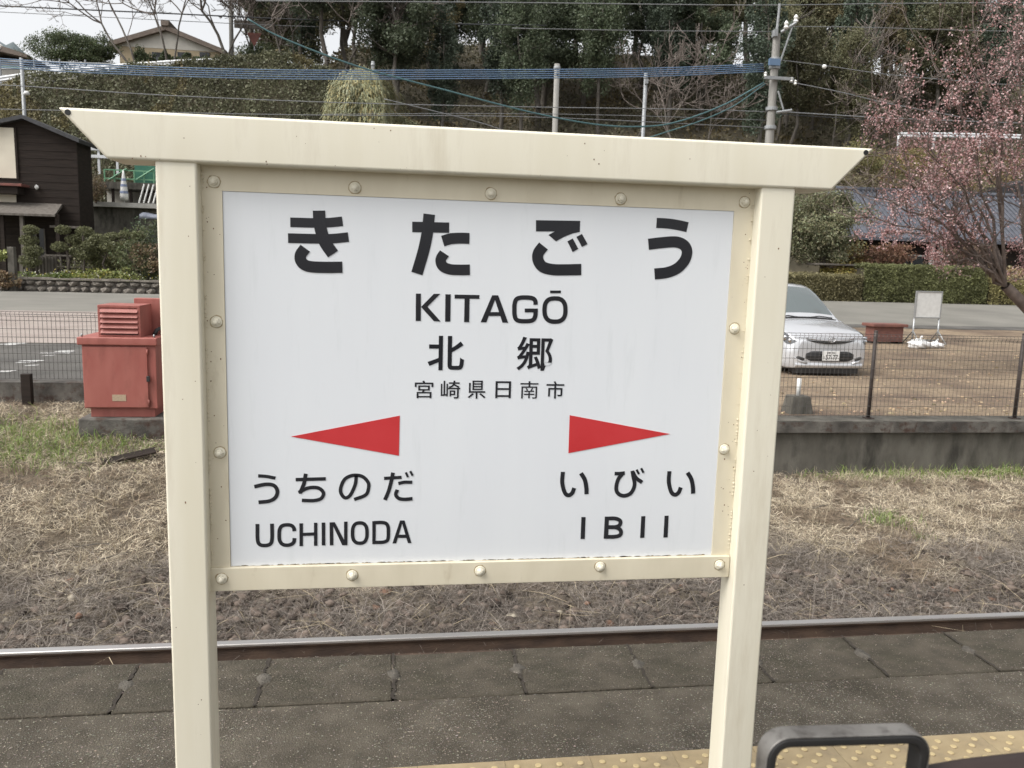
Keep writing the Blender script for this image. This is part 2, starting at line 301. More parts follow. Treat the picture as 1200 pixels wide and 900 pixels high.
M['crack'] = mat('dirt_filled_crack', (.022, .017, .012), (.04, .032, .024), 60, .95)
LETTERS = [[('s',0.0214,[(-0.4534,0.8116),(-0.4008,0.8121),(-0.3666,0.814),(-0.3372,0.8179)],0),('s',0.0216,[(-0.4588,0.7761),(-0.3935,0.7767),(-0.3591,0.7782),(-0.324,0.7828)],0),('s',0.0275,[(-0.3897,0.8399),(-0.3876,0.8072),(-0.3773,0.7711),(-0.3588,0.7433)],0),('s',0.0256,[(-0.4208,0.7547),(-0.4314,0.7386),(-0.4291,0.7232),(-0.413,0.7138),(-0.3747,0.7126),(-0.3379,0.714)],0)],[('s',0.0238,[(-0.179,0.8107),(-0.0937,0.8118)],0),('s',0.0267,[(-0.1401,0.841),(-0.1439,0.8),(-0.1518,0.7586),(-0.167,0.704)],0),('s',0.0252,[(-0.1081,0.7806),(-0.0897,0.7865),(-0.0678,0.7886),(-0.0458,0.7887)],0),('s',0.0246,[(-0.1037,0.7528),(-0.112,0.7381),(-0.1076,0.7234),(-0.0905,0.716),(-0.0664,0.7152),(-0.0433,0.7161)],0)],[('p',0,[(0.1109,0.8362),(0.2176,0.8384),(0.2174,0.8124),(0.2005,0.8084),(0.1801,0.7998),(0.1608,0.7885),(0.1422,0.8029),(0.1569,0.8116),(0.1117,0.8101)],0),('s',0.0267,[(0.1309,0.7768),(0.1191,0.7598),(0.1191,0.7428),(0.1305,0.728),(0.1539,0.722),(0.1872,0.7221),(0.2248,0.7239)],0),('p',0,[(0.1884,0.7894),(0.201,0.7964),(0.2155,0.7728),(0.2022,0.7647)],0),('p',0,[(0.2101,0.8007),(0.223,0.8078),(0.2375,0.7849),(0.2242,0.7775)],0)],[('s',0.024,[(0.4059,0.8402),(0.4353,0.8396),(0.4612,0.8368),(0.4841,0.8327)],0),('s',0.0266,[(0.3885,0.7888),(0.4229,0.7938),(0.4572,0.7965),(0.4782,0.789),(0.4867,0.7739),(0.4819,0.7531),(0.4652,0.7341),(0.4399,0.7227),(0.4078,0.7181)],0)],[('p',0,[(-0.1688,0.6574),(-0.1572,0.6576),(-0.1566,0.5936),(-0.1686,0.5934)],0),('p',0,[(-0.1269,0.6577),(-0.1119,0.658),(-0.1415,0.6273),(-0.1101,0.5931),(-0.126,0.5936),(-0.1565,0.6265)],0)],[('p',0,[(-0.0997,0.6573),(-0.0873,0.6576),(-0.087,0.5932),(-0.0995,0.5929)],0)],[('p',0,[(-0.0781,0.6571),(-0.0194,0.6574),(-0.0192,0.6484),(-0.0779,0.6478)],0),('p',0,[(-0.0544,0.6505),(-0.0426,0.6507),(-0.0424,0.5926),(-0.0543,0.5928)],0)],[('p',0,[(-0.0149,0.5931),(0.0111,0.6575),(0.022,0.6577),(-0.0013,0.593)],0),('p',0,[(0.0144,0.6575),(0.0256,0.6578),(0.0513,0.5931),(0.0376,0.5929)],0),('p',0,[(0.0011,0.6175),(0.0318,0.6181),(0.0346,0.609),(-0.0013,0.6083)],0)],[('s',0.0105,[(0.1164,0.6373),(0.1154,0.6463),(0.1093,0.6522),(0.0968,0.654),(0.0797,0.6533),(0.0691,0.6486),(0.0655,0.637),(0.0654,0.6252),(0.0664,0.6116),(0.0705,0.6015),(0.0813,0.5976),(0.1021,0.598),(0.1123,0.6016),(0.1167,0.6109),(0.1168,0.6245)],0),('p',0,[(0.0904,0.6277),(0.1222,0.6284),(0.1225,0.6192),(0.0907,0.6186)],0)],[('s',0.0106,[(0.1899,0.6262),(0.1896,0.6163),(0.1878,0.6097),(0.1847,0.6047),(0.1802,0.601),(0.1743,0.5986),(0.1652,0.5977),(0.1561,0.5983),(0.1501,0.6004),(0.1454,0.6039),(0.1419,0.6089),(0.1396,0.6153),(0.1386,0.6251),(0.139,0.635),(0.1407,0.6415),(0.1439,0.6465),(0.1483,0.6502),(0.1542,0.6525),(0.1632,0.6534),(0.1723,0.6529),(0.1783,0.6508),(0.183,0.6474),(0.1865,0.6424),(0.1888,0.636)],1),('p',0,[(0.1507,0.672),(0.1768,0.6726),(0.177,0.6663),(0.1509,0.6657)],0)],[('s',0.0088,[(-0.537,0.1038),(-0.5372,0.0665),(-0.5329,0.0537),(-0.5214,0.0503),(-0.5085,0.0536),(-0.5039,0.0659),(-0.5034,0.1041)],0)],[('s',0.0087,[(-0.4519,0.0846),(-0.4528,0.0922),(-0.4581,0.0985),(-0.468,0.1006),(-0.4796,0.0986),(-0.4856,0.0902),(-0.4871,0.0761),(-0.486,0.0619),(-0.4798,0.0526),(-0.4685,0.0499),(-0.4582,0.0525),(-0.4529,0.0586),(-0.4518,0.0674)],0)],[('p',0,[(-0.4398,0.1038),(-0.4315,0.1037),(-0.432,0.0469),(-0.44,0.0471)],0),('p',0,[(-0.4057,0.1046),(-0.3977,0.1045),(-0.3981,0.0472),(-0.4061,0.0474)],0),('p',0,[(-0.4334,0.08),(-0.4042,0.0807),(-0.4043,0.073),(-0.4334,0.0724)],0)],[('p',0,[(-0.3877,0.1047),(-0.3793,0.1047),(-0.3793,0.0475),(-0.3877,0.0477)],0)],[('p',0,[(-0.369,0.1049),(-0.3606,0.1051),(-0.3603,0.0477),(-0.3687,0.0477)],0),('p',0,[(-0.3648,0.1052),(-0.3567,0.105),(-0.3283,0.0471),(-0.3393,0.0472)],0),('p',0,[(-0.3349,0.1061),(-0.3269,0.1063),(-0.327,0.0475),(-0.3349,0.0473)],0)],[('s',0.0086,[(-0.2802,0.0766),(-0.2806,0.0675),(-0.282,0.0616),(-0.2842,0.057),(-0.2873,0.0538),(-0.2913,0.0519),(-0.2975,0.0513),(-0.3036,0.0521),(-0.3076,0.0542),(-0.3107,0.0576),(-0.313,0.0622),(-0.3143,0.0682),(-0.3148,0.0772),(-0.3143,0.0862),(-0.313,0.0921),(-0.3108,0.0967),(-0.3077,0.0999),(-0.3036,0.1018),(-0.2975,0.1024),(-0.2914,0.1016),(-0.2874,0.0995),(-0.2843,0.0962),(-0.282,0.0916),(-0.2807,0.0856)],1)],[('p',0,[(-0.2677,0.1061),(-0.2595,0.106),(-0.2593,0.0485),(-0.2675,0.0483)],0),('s',0.0085,[(-0.2634,0.1023),(-0.2447,0.1025),(-0.2344,0.0995),(-0.2297,0.0908),(-0.229,0.0764),(-0.2296,0.062),(-0.2338,0.0552),(-0.2444,0.0525),(-0.2632,0.0526)],0)],[('p',0,[(-0.219,0.0491),(-0.2011,0.1068),(-0.1937,0.1066),(-0.2101,0.0489)],0),('p',0,[(-0.1981,0.1067),(-0.1902,0.1066),(-0.1729,0.049),(-0.1816,0.0492)],0),('p',0,[(-0.2059,0.0709),(-0.1861,0.0705),(-0.1835,0.0625),(-0.2084,0.063)],0)],[('p',0,[(0.2507,0.1079),(0.2615,0.1078),(0.2618,0.0504),(0.251,0.0507)],0)],[('p',0,[(0.3114,0.108),(0.3223,0.1078),(0.3224,0.0502),(0.3109,0.0505)],0),('s',0.0099,[(0.3137,0.1027),(0.337,0.1029),(0.3502,0.0979),(0.3527,0.0906),(0.3489,0.0833),(0.3355,0.0799),(0.3137,0.0803)],0),('s',0.01,[(0.3137,0.0802),(0.3381,0.0798),(0.3514,0.0743),(0.3555,0.0653),(0.3512,0.0575),(0.3367,0.0547),(0.3118,0.0552)],0)],[('p',0,[(0.4066,0.1074),(0.4171,0.1078),(0.4175,0.0504),(0.4065,0.0501)],0)],[('p',0,[(0.4681,0.1075),(0.4787,0.1078),(0.4794,0.0502),(0.4682,0.0499)],0)],[('s',0.0103,[(0.1988,0.2251),(0.1983,0.1971),(0.2059,0.1715),(0.2158,0.1647),(0.2247,0.1707),(0.2293,0.1835)],0),('s',0.0108,[(0.245,0.2212),(0.2554,0.2042),(0.2603,0.1837),(0.2615,0.1672)],0)],[('s',0.0092,[(0.3315,0.2194),(0.3443,0.2193),(0.3577,0.2207)],0),('s',0.0098,[(0.3525,0.2197),(0.341,0.2034),(0.3374,0.1802),(0.3443,0.1667),(0.3601,0.1618),(0.3768,0.1694),(0.3846,0.19),(0.3797,0.2133),(0.377,0.2262)],0),('s',0.0098,[(0.3771,0.2252),(0.3873,0.2081),(0.404,0.196)],0),('s',0.0057,[(0.3877,0.2292),(0.3945,0.2178)],0),('s',0.0057,[(0.3995,0.2327),(0.4063,0.2213)],0)],[('s',0.0104,[(0.474,0.2244),(0.4741,0.1958),(0.4824,0.1697),(0.4929,0.1628),(0.502,0.1689),(0.5065,0.1819)],0),('s',0.011,[(0.5221,0.2203),(0.5332,0.2031),(0.5388,0.1821),(0.5404,0.1653)],0)],[('s',0.0078,[(-0.5334,0.2216),(-0.514,0.2199),(-0.494,0.2156)],0),('s',0.0089,[(-0.5426,0.1953),(-0.5167,0.2007),(-0.4981,0.1979),(-0.49,0.1848),(-0.4941,0.1692),(-0.5085,0.16),(-0.5335,0.1572)],0)],[('s',0.0084,[(-0.4474,0.2115),(-0.3775,0.2129)],0),('s',0.0089,[(-0.424,0.2258),(-0.4282,0.2024),(-0.4378,0.1779)],0),('s',0.0084,[(-0.4408,0.1801),(-0.4184,0.1908),(-0.395,0.1905),(-0.3831,0.1783),(-0.3887,0.1647),(-0.4062,0.1597),(-0.4335,0.1606)],0)],[('s',0.0084,[(-0.3059,0.2206),(-0.3084,0.1985),(-0.32,0.1722),(-0.3326,0.1655),(-0.3421,0.1778),(-0.3416,0.1936),(-0.332,0.2124),(-0.3134,0.2207),(-0.2923,0.2179),(-0.2781,0.2035),(-0.2771,0.1876),(-0.2841,0.1718),(-0.3109,0.161)],0)],[('s',0.0079,[(-0.2402,0.2126),(-0.1984,0.2149)],0),('s',0.009,[(-0.2189,0.2267),(-0.2223,0.2082),(-0.2288,0.1817),(-0.2378,0.159)],0),('s',0.008,[(-0.2059,0.1996),(-0.1916,0.2026),(-0.1726,0.2024)],0),('s',0.0086,[(-0.2084,0.1842),(-0.2118,0.1719),(-0.2051,0.1628),(-0.1912,0.1599),(-0.1717,0.1613)],0),('s',0.0053,[(-0.1883,0.227),(-0.183,0.2153)],0),('s',0.0053,[(-0.1776,0.2301),(-0.1718,0.2189)],0)]]
ARROWS = [[('p',0,[(-0.4571,0.3159),(-0.2037,0.3664),(-0.205,0.2683)],0)],[('p',0,[(0.2105,0.3682),(0.4699,0.3206),(0.211,0.2725)],0)]]
KANJI = [('北', -0.1395, -0.0528, 0.4768, 0.5592), ('郷', 0.0747, 0.1626, 0.4779, 0.5602), ('宮', -0.169, -0.125, 0.409, 0.4514), ('崎', -0.107, -0.0607, 0.4084, 0.4519), ('県', -0.0424, 0.0009, 0.4086, 0.4524), ('日', 0.0247, 0.0626, 0.4099, 0.4514), ('南', 0.0856, 0.1297, 0.4093, 0.4519), ('市', 0.15, 0.1941, 0.4096, 0.4524)]
BOLTS = [(-0.6171, 0.8944), (-0.3092, 0.894), (0.0019, 0.893), (0.3136, 0.8934), (0.6246, 0.8973), (-0.6191, -0.0256), (-0.315, -0.0254), (-0.0034, -0.0227), (0.3022, -0.0194), (0.6192, -0.0229), (-0.6188, 0.5832), (-0.6182, 0.2787), (0.6202, 0.5886), (0.6146, 0.2816)]

# ================================================================ the station sign
PZ = 1.0075                                                   # lower edge of the panel above the platform
sign = empty('station_sign', (0, 0, 0), 'large cream metal station name sign with white panel on two posts, きたごう KITAGO', 'station sign')
def sgn(mb, name, m, bevel=0, smooth=False): return mb.build(name, m, sign, smooth, bevel)
for x0, x1 in ((-.7315, -.6445), (.649, .7365)):
    sgn(MB().box((x0, -.04, 0), (x1, .045, PZ + .94)), 'post', M['cream'], .006)
sgn(MB().prism([(-.921, PZ + 1.031), (-.826, PZ + .929), (.826, PZ + .930), (.927, PZ + 1.033)], -.047, .07), 'top_beam', M['cream'], .007)
for hx, hz in ((-.899, 1.0205), (.904, 1.022)):
    sgn(MB().lathe([(.0062, 0), (.0062, .0012)], (hx, -.0482, PZ + hz), 'y', 14), 'hole', M['hole'])
sgn(MB().box((-.6445, -.002, PZ + .8753), (.649, .012, PZ + .93)), 'top_rail', M['cream_dirty'])
for x0, x1 in ((-.6443, -.6003), (.6003, .6488)):
    sgn(MB().box((x0, -.003, PZ + .0003), (x1, .012, PZ + .8751)), 'side_rail', M['cream_dirty'])
sgn(MB().box((-.6515, -.011, PZ - .0575), (.6475, .012, PZ)), 'bottom_rail', M['cream_dirty'], .002)
panel = sgn(MB().box((-.5998, .0, PZ + .0004), (.5998, .011, PZ + .8749)), 'panel', M['panel'])
sgn(MB().box((-.64, .013, PZ - .05), (.645, .02, PZ + .93)), 'back_plate', M['cream_dirty'])
# grime and rust where the lower rail meets the panel
rg = random.Random(3)
gm = MB()
for i in range(210):
    x = rg.uniform(-.6, .6); w = rg.uniform(.002, .012); h = rg.uniform(.0006, .0035)
    gm.add([(x - w, -.0006, PZ + .0005), (x + w, -.0006, PZ + .0005), (x + w * .3, -.0006, PZ + h), (x - w * .5, -.0006, PZ + h * .8)], [(0, 1, 2, 3)])
g_ = sgn(gm, 'grime', mat('grime', (.22, .17, .10), (.42, .38, .30), 40, .9)); g_.parent = panel; tag(g_, kind='stuff')
bolt = MB().lathe([(.0128, 0), (.0128, -.0018), (.0115, -.0028)], (0, 0, 0), 'y', 18)
bolt.lathe([(.0088, -.0028), (.0088, -.0088), (.0072, -.0102)], (0, 0, 0), 'y', 6)
bolt.lathe([(.0052, -.0102), (.0048, -.0132), (.002, -.0142)], (0, 0, 0), 'y', 10)
bme = bolt.mesh('bolt')
for i, (x, z) in enumerate(BOLTS):
    o = link('bolt', bme, M['cream'], sign, (x, -.011 if z < 0 else (-.002 if z > .85 else -.003), z + PZ)); o.rotation_euler = (0, rg.uniform(0, 1), 0)
    rr_ = MB(); rr_.v = [(math.cos(k * math.pi / 9) * .0152 * rg.uniform(.9, 1.08), -.0003, math.sin(k * math.pi / 9) * .0152 * rg.uniform(.9, 1.1)) for k in range(18)]; rr_.f = [tuple(range(18))]; rr_.build('rust_ring', M['ring'], o)
for x, s in ((-.6425, 1), (.6465, -1)):                        # weld seams between posts and frame
    wb = MB(); z = PZ + .02
    while z < PZ + .92:
        r = rg.uniform(.0012, .0026); wb.lathe([(r * .4, -r), (r, -r * .3), (r, r * .4), (r * .3, r)], (x + s * rg.uniform(0, .003), -.004, z), 'z', 6); z += rg.uniform(.006, .013) if rg.random() < .8 else .04
    tag(sgn(wb, 'weld_seam', M['cream_dirty'], smooth=True), kind='stuff')
def chips(n, boxes, seed):
    """paint chips: little flakes of rust on the paint"""
    r = random.Random(seed); m = MB()
    for _ in range(n):
        x0, x1, z0, z1, y = r.choice(boxes); x, z = r.uniform(x0, x1), r.uniform(z0, z1); s = r.uniform(.0007, .0022); k = r.uniform(.6, 1.6)
        vs = [(x + math.cos(a) * s * r.uniform(.5, 1.1), y, z + math.sin(a) * s * k * r.uniform(.5, 1.1)) for a in [i * math.pi / 3 for i in range(6)]]
        m.add(vs, [(0, 1, 2, 3, 4, 5)])
    return m
tag(sgn(chips(95, [(-.727, -.65, .5, PZ + .9, -.0405), (.655, .73, .5, PZ + .9, -.0405), (-.8, .8, PZ + .935, PZ + 1.02, -.0476), (-.8, .8, PZ + .932, PZ + .94, -.0476), (-.641, -.628, PZ + .02, PZ + .92, -.0034), (-.64, -.605, PZ + .02, PZ + .92, -.0034), (.632, .646, PZ + .1, PZ + .92, -.0034), (.605, .64, PZ + .02, PZ + .92, -.0034)], 8), 'rust_chips', M['rust']), kind='stuff')

# lettering -------------------------------------------------------
def smooth_path(pts, closed=False, n=7):
    P = [Vector(p) for p in pts]
    if len(P) < 3: return P
    out = []; m = len(P); rng = range(m) if closed else range(m - 1)
    for i in rng:
        p1, p2 = P[i], P[(i + 1) % m]
        p0 = P[(i - 1) % m] if closed or i > 0 else p1 * 2 - p2
        p3 = P[(i + 2) % m] if closed or i < m - 2 else p2 * 2 - p1
        for k in range(n):
            t = k / n
            out.append(.5 * ((2 * p1) + (p2 - p0) * t + (2 * p0 - 5 * p1 + 4 * p2 - p3) * t * t + (3 * p1 - p0 - 3 * p2 + p3) * t ** 3))
    if not closed: out.append(P[-1])
    return out
def glyph(parts):
    m = MB()
    for i, (kind, w, pts, closed) in enumerate(parts):
        yf = -.0009 - .00012 * i
        if kind == 'p': m.prism(pts, yf, -.0001); continue
        C = smooth_path(pts, closed); n = len(C); L = []; R_ = []
        for k in range(n):
            a = C[(k - 1) % n] if closed or k > 0 else C[k]; b = C[(k + 1) % n] if closed or k < n - 1 else C[k]
            t = (b - a).normalized(); nn = Vector((-t.y, t.x)) * w / 2; L.append(C[k] + nn); R_.append(C[k] - nn)
        b = len(m.v)
        for y in (yf, -.0001):
            for p in L: m.v.append((p.x, y, p.y))
            for p in R_: m.v.append((p.x, y, p.y))
        for k in range(n if closed else n - 1):
            j = (k + 1) % n
            m.f += [(b + k, b + j, b + n + j, b + n + k), (b + k, b + 2 * n + k, b + 2 * n + j, b + j), (b + n + k, b + n + j, b + 3 * n + j, b + 3 * n + k)]
        if not closed: m.f += [(b, b + n, b + 3 * n, b + 2 * n), (b + n - 1, b + 3 * n - 1, b + 4 * n - 1, b + 2 * n - 1)]
    return m
def as_letter(m, name, material): return m.build(name, material, panel, loc=(0, 0, PZ))
for parts in LETTERS: as_letter(glyph(parts), 'letter', M['ink'])
for parts in ARROWS: as_letter(glyph(parts), 'arrow', M['red_ink'])
def font_mesh(text, offset=0, extrude=.01):
    cu = bpy.data.curves.new('text', 'FONT'); cu.body = text; cu.offset = offset; cu.extrude = extrude; cu.fill_mode = 'BOTH'; cu.resolution_u = 4
    o = bpy.data.objects.new('text', cu); COL.objects.link(o); dg = bpy.context.evaluated_depsgraph_get(); dg.update()
    me = bpy.data.meshes.new_from_object(o.evaluated_get(dg)); bpy.data.objects.remove(o); bpy.data.curves.remove(cu)
    v = np.empty(len(me.vertices) * 3, np.float32); me.vertices.foreach_get('co', v); return me, v.reshape(-1, 3)
def fit_text(text, x0, x1, z0, z1, y, depth, offset=0):
    me, v = font_mesh(text, offset); lo, hi = v.min(0), v.max(0)
    w = np.empty_like(v); w[:, 0] = x0 + (v[:, 0] - lo[0]) / (hi[0] - lo[0]) * (x1 - x0); w[:, 2] = z0 + (v[:, 1] - lo[1]) / (hi[1] - lo[1]) * (z1 - z0)
    w[:, 1] = np.where(v[:, 2] > 0, y - depth, y - .0001); me.vertices.foreach_set('co', w.ravel()); me.materials.clear(); me.update(); return me
KO = dict(zip('北郷宮崎県日南市', (.018, .012, .006, .006, .006, .008, .0, .008)))
for ch, x0, x1, z0, z1 in KANJI:
    link('letter', fit_text(ch, x0, x1, z0, z1, 0, .0009, KO[ch]), M['ink'], panel, (0, 0, PZ))

# ================================================================ platform
plat = MB().box((-9, -1.24, -1.1), (14, .397, 0)).box((-9, .397, -1.1), (14, 1.138, -.0005)).box((-9, 1.138, -1.1), (14, 1.50, -.12))
platform = plat.build('platform', M['asphalt']); tag(platform, kind='structure')
rs = random.Random(11)
key = MB()
sx = [-.747 + .536 * k for k in range(-8, 14)]
for i, x in enumerate(sx):
    dz = rs.uniform(-.004, .003); g = rs.uniform(.003, .006)
    w = .536 - g
    s = MB().box((0, 1.1415 + rs.uniform(0, .003), -.12), (w, 1.532 + rs.uniform(-.004, .004), .004 + dz))
    o = s.build('slab', M['slab'], platform, bevel=.006, loc=(x + g / 2 + rs.uniform(-.002, .002), 0, 0))
    o.rotation_euler = (0, rs.uniform(-.004, .004), rs.uniform(-.003, .003))
    # mortar plug in the keyed joint
    pts = [(math.cos(a) * .027 * rs.uniform(.5, 1.3), math.sin(a) * .042 * rs.uniform(.55, 1.25)) for a in [k * math.pi / 6 for k in range(12)]]
    p = MB(); p.v = [(x + a, 1.345 + b, .0100) for a, b in pts] + [(x + a * 1.25, 1.345 + b * 1.25, .0) for a, b in pts]
    p.f = [tuple(range(12))] + [(k, (k + 1) % 12, 12 + (k + 1) % 12, 12 + k) for k in range(12)]
    p.build('mortar_patch', M['mortar'], platform, smooth=True)
    c = MB()                                                  # crack running to the joint's two ends
    for y0, y1 in ((1.14, 1.30), (1.39, 1.53)):
        px = x; prev = None; n = 6
        for k in range(n + 1):
            yy = y0 + (y1 - y0) * k / n; q = x + rs.uniform(-.006, .006); ww = rs.uniform(.003, .009)
            if prev: c.add([(prev[0] - prev[2], prev[1], .0088), (prev[0] + prev[2], prev[1], .0088), (q + ww, yy, .0088), (q - ww, yy, .0088)], [(0, 1, 2, 3)])
            prev = (q, yy, ww)
    c.build('joint_crack', M['crack'], platform)
# pale chips of stone worn out of the asphalt
def chipfield(name, n, x0, x1, y0, y1, z, smin, smax, seed, material, parent):
    r = np.random.default_rng(seed); x = r.uniform(x0, x1, n); y = r.uniform(y0, y1, n); s = r.uniform(smin, smax, n) * (r.random(n) ** 2 + .4)
    keep = fbm(x, y, 2.0, 5) > r.uniform(.1, .85, n); x, y, s = x[keep], y[keep], s[keep]; n = len(x); a = r.uniform(0, 6.28, n)
    V = np.zeros((n, 4, 3)); k = np.arange(4) * np.pi / 2
    rad = s[:, None] * r.uniform(.5, 1.2, (n, 4)); V[:, :, 0] = x[:, None] + np.cos(a[:, None] + k) * rad; V[:, :, 1] = y[:, None] + np.sin(a[:, None] + k) * rad * .8
    V[:, :, 2] = z + r.uniform(.0002, .0016, (n, 4))
    c = np.repeat((.085 + .26 * r.random((n, 1)) ** 2.2) * np.array([[1, .89, .73]]) * r.uniform(.9, 1.1, (n, 3)), 4, 0)
    o = link(name, np_mesh(name, V.reshape(-1, 3), np.arange(n * 4).reshape(n, 4), c), material, parent); tag(o, kind='stuff'); return o
chipfield('worn_aggregate', 110000, -2.2, 3.6, .70, 1.137, .0006, .0016, .0042, 1, M['pebble'], platform)
chipfield('worn_aggregate', 70000, -2.6, 3.9, 1.145, 1.53, .0074, .0013, .0034, 2, M['pebble'], platform)
chipfield('worn_aggregate', 16000, -1.4, 2.8, -.2, .39, .0006, .0014, .005, 3, M['pebble'], platform)
# yellow tactile tiles
tm = MB().box((0, .4005, -.02), (.304, .695, .004))
for i in range(4):
    for j in range(4):
        for h in (0, 1):
            if h and j == 3: continue
            tm.lathe([(.0125, .0035), (.0118, .0065), (.0085, .0085)], (.038 + .0755 * i + (.0378 if h else 0) - (0 if i < 3 or not h else .0), .434 + .0735 * j + (.0368 if h else 0), 0), 'z', 10) if not (h and i == 3) else None
tme = tm.mesh('tactile_tile'); tme.materials.append(M['tactile']); tme.materials.append(M['tactile_dot'])
for p in tme.polygons: p.material_index = 1 if tme.vertices[p.vertices[0]].co.z > .005 and p.center.z > .0075 else 0
for i in range(16):
    o = link('tactile_tile', tme, None, platform, (1.4022 + .3057 * (i - 9), 0, rs.uniform(-.0005, .0008)))

# ================================================================ track
RY = 3.60
track = empty('railway_track', (2, RY - .53, -1.05), 'single railway track with a polished rail beyond the platform edge', 'railway track')
prof = [(-.0625, 0), (.0625, 0), (.0625, .012), (.012, .026), (.009, .11), (.03, .122), (.0325, .150), (-.0325, .150), (-.03, .122), (-.009, .11), (-.012, .026), (-.0625, .012)]
for y in (.53, -.53):
    m = MB(); n = len(prof)
    m.v = [(-14, y + a, b) for a, b in prof] + [(16, y + a, b) for a, b in prof]
    m.f = [tuple(range(n)), tuple(range(n, 2 * n))] + [(i, (i + 1) % n, n + (i + 1) % n, n + i) for i in range(n)]
    r_ = m.build('rail', M['rail'], track)
    h = MB(); q = [(-.0335, .134), (-.0335, .1475), (-.029, .1515), (.029, .1515), (.0335, .1475), (.0335, .134)]
    h.v = [(-14, y + a, b) for a, b in q] + [(16, y + a, b) for a, b in q]; h.f = [(i, i + 1, 7 + i, 6 + i) for i in range(5)]
    h.build('rail_head', M['railtop'], r_)
for i in range(22):
    MB().box((-9 + i * .85, -1.0, -.16), (-8.78 + i * .85, 1.0, -.012)).build('sleeper', M['wood_grey'], track)

# ================================================================ verge
def zv(x, y):
    L = np.interp(y, [1.4, 3.7, 4.3, 5.2, 6.4, 7.2, 8.5, 9], [-1.06, -1.05, -1.0, -.86, -.47, -.27, -.06, -.05])
    R_ = np.interp(y, [1.4, 3.7, 4.4, 5.5, 6.6, 7.4, 9], [-1.06, -1.05, -.97, -.88, -.81, -.75, -.75])
    t = sstep(-2.6, 2.5, x)
    return L * (1 - t) + R_ * t + ((fbm(x, y, 1.3, 3) - .5) * .16 + (fbm(x, y, 6, 9) - .5) * .05 + (fbm(x, y, 13, 19, 2) - .5) * .12 * (1 - sstep(4.6, 5.6, y))) * sstep(3.66, 4.3, y)
def sheet(name, xs, ys, zf, material, label=None):
    X, Y = np.meshgrid(xs, ys); Z = zf(X, Y); n = len(xs); V = np.stack([X, Y, Z], -1).reshape(-1, 3)
    i = np.arange(len(ys) - 1)[:, None] * n + np.arange(n - 1)[None]; F = np.stack([i, i + 1, i + n + 1, i + n], -1).reshape(-1, 4)
    o = link(name, np_mesh(name, V, F, smooth=True), material); tag(o, kind='structure'); return o
sheet('verge_ground', np.concatenate([np.linspace(-14, -6.6, 20), np.linspace(-6.5, 11, 640), np.linspace(11.3, 18, 18)]), np.concatenate([np.linspace(1.45, 3.6, 8), np.linspace(3.66, 5.4, 80), np.linspace(5.45, 8.9, 90)]), zv, M['verge'])

def blades(name, n, seed, region, colf, lenr, wid, elev, keepf=None, material='straw'):
    r = np.random.default_rng(seed); x0, x1, y0, y1 = region
    x = r.uniform(x0, x1, n); y = y0 + (y1 - y0) * r.random(n) ** 1.15
    k = (np.where(x < .5, y < 8.45, y < 7.36))
    if keepf is not None: k &= keepf(x, y, r)
    x, y = x[k], y[k]; n = len(x); z = zv(x, y)
    a = r.uniform(0, 2 * np.pi, n); l = r.uniform(*lenr, n) * (.5 + r.random(n)); e = r.normal(elev[0], elev[1], n)
    d = np.stack([np.cos(a) * np.cos(e), np.sin(a) * np.cos(e), np.sin(np.abs(e))], -1); side = np.stack([-np.sin(a), np.cos(a), r.uniform(-.6, .6, n)], -1)
    w = r.uniform(wid[0], wid[1], n)[:, None]; P = np.stack([x, y, z + r.uniform(-.01, .025, n)], -1)
    mid = P + d * (l * .5)[:, None] + np.array([0, 0, 1.]) * (l * r.uniform(.0, .16, n))[:, None] + side * (l * r.uniform(-.12, .12, n))[:, None]
    tip = P + d * l[:, None] - np.array([0, 0, 1.]) * (l * r.uniform(-.05, .15, n))[:, None] + side * (l * r.uniform(-.25, .25, n))[:, None]
    tip[:, 2] = np.maximum(tip[:, 2], zv(tip[:, 0], tip[:, 1]) + .002); mid[:, 2] = np.maximum(mid[:, 2], zv(mid[:, 0], mid[:, 1]) + .004)
    V = np.stack([P - side * w, P + side * w, mid - side * w * .8, mid + side * w * .8, tip - side * w * .25, tip + side * w * .25], 1).reshape(-1, 3)
    b = np.arange(n)[:, None] * 6; F = np.concatenate([b + np.array([[0, 1, 3, 2]]), b + np.array([[2, 3, 5, 4]])], 0)
    c = np.repeat(colf(x, y, r), 6, 0); o = link(name, np_mesh(name, V, F, c), M[material]); return o
def straw_col(x, y, r):
    n = len(x); t = np.clip(sstep(4.5, 5.5, y + (fbm(x, y, 1.1, 21) - .5) * 2.2), 0, 1)[:, None]
    dark = np.array([[.165, .142, .122]]) * r.uniform(.55, 1.5, (n, 1)); tan = np.array([[.70, .61, .46]]) * r.uniform(.55, 1.3, (n, 1))
    br = np.array([[.29, .225, .16]]) * r.uniform(.6, 1.2, (n, 1)); p = (r.random((n, 1)) < .35) | (fbm(x, y, 2.2, 44)[:, None] > .62)
    return np.where(p, br, tan) * t + dark * (1 - t)
o = blades('dry_grass', 400000, 5, (-6.5, 10.5, 3.72, 8.5), straw_col, (.04, .13), (.0010, .0024), (.10, .26), lambda x, y, r: fbm(x, y, 2.6, 31) + .12 * (y > 4.9) > r.uniform(.12, .66, len(x)))
tag(o, kind='stuff')
o = blades('dead_stems', 4200, 6, (-6.5, 10.5, 3.75, 8.5), lambda x, y, r: np.array([[.42, .35, .24]]) * r.uniform(.4, 1.25, (len(x), 1)), (.18, .45), (.0014, .0030), (.06, .14)); tag(o, kind='stuff')
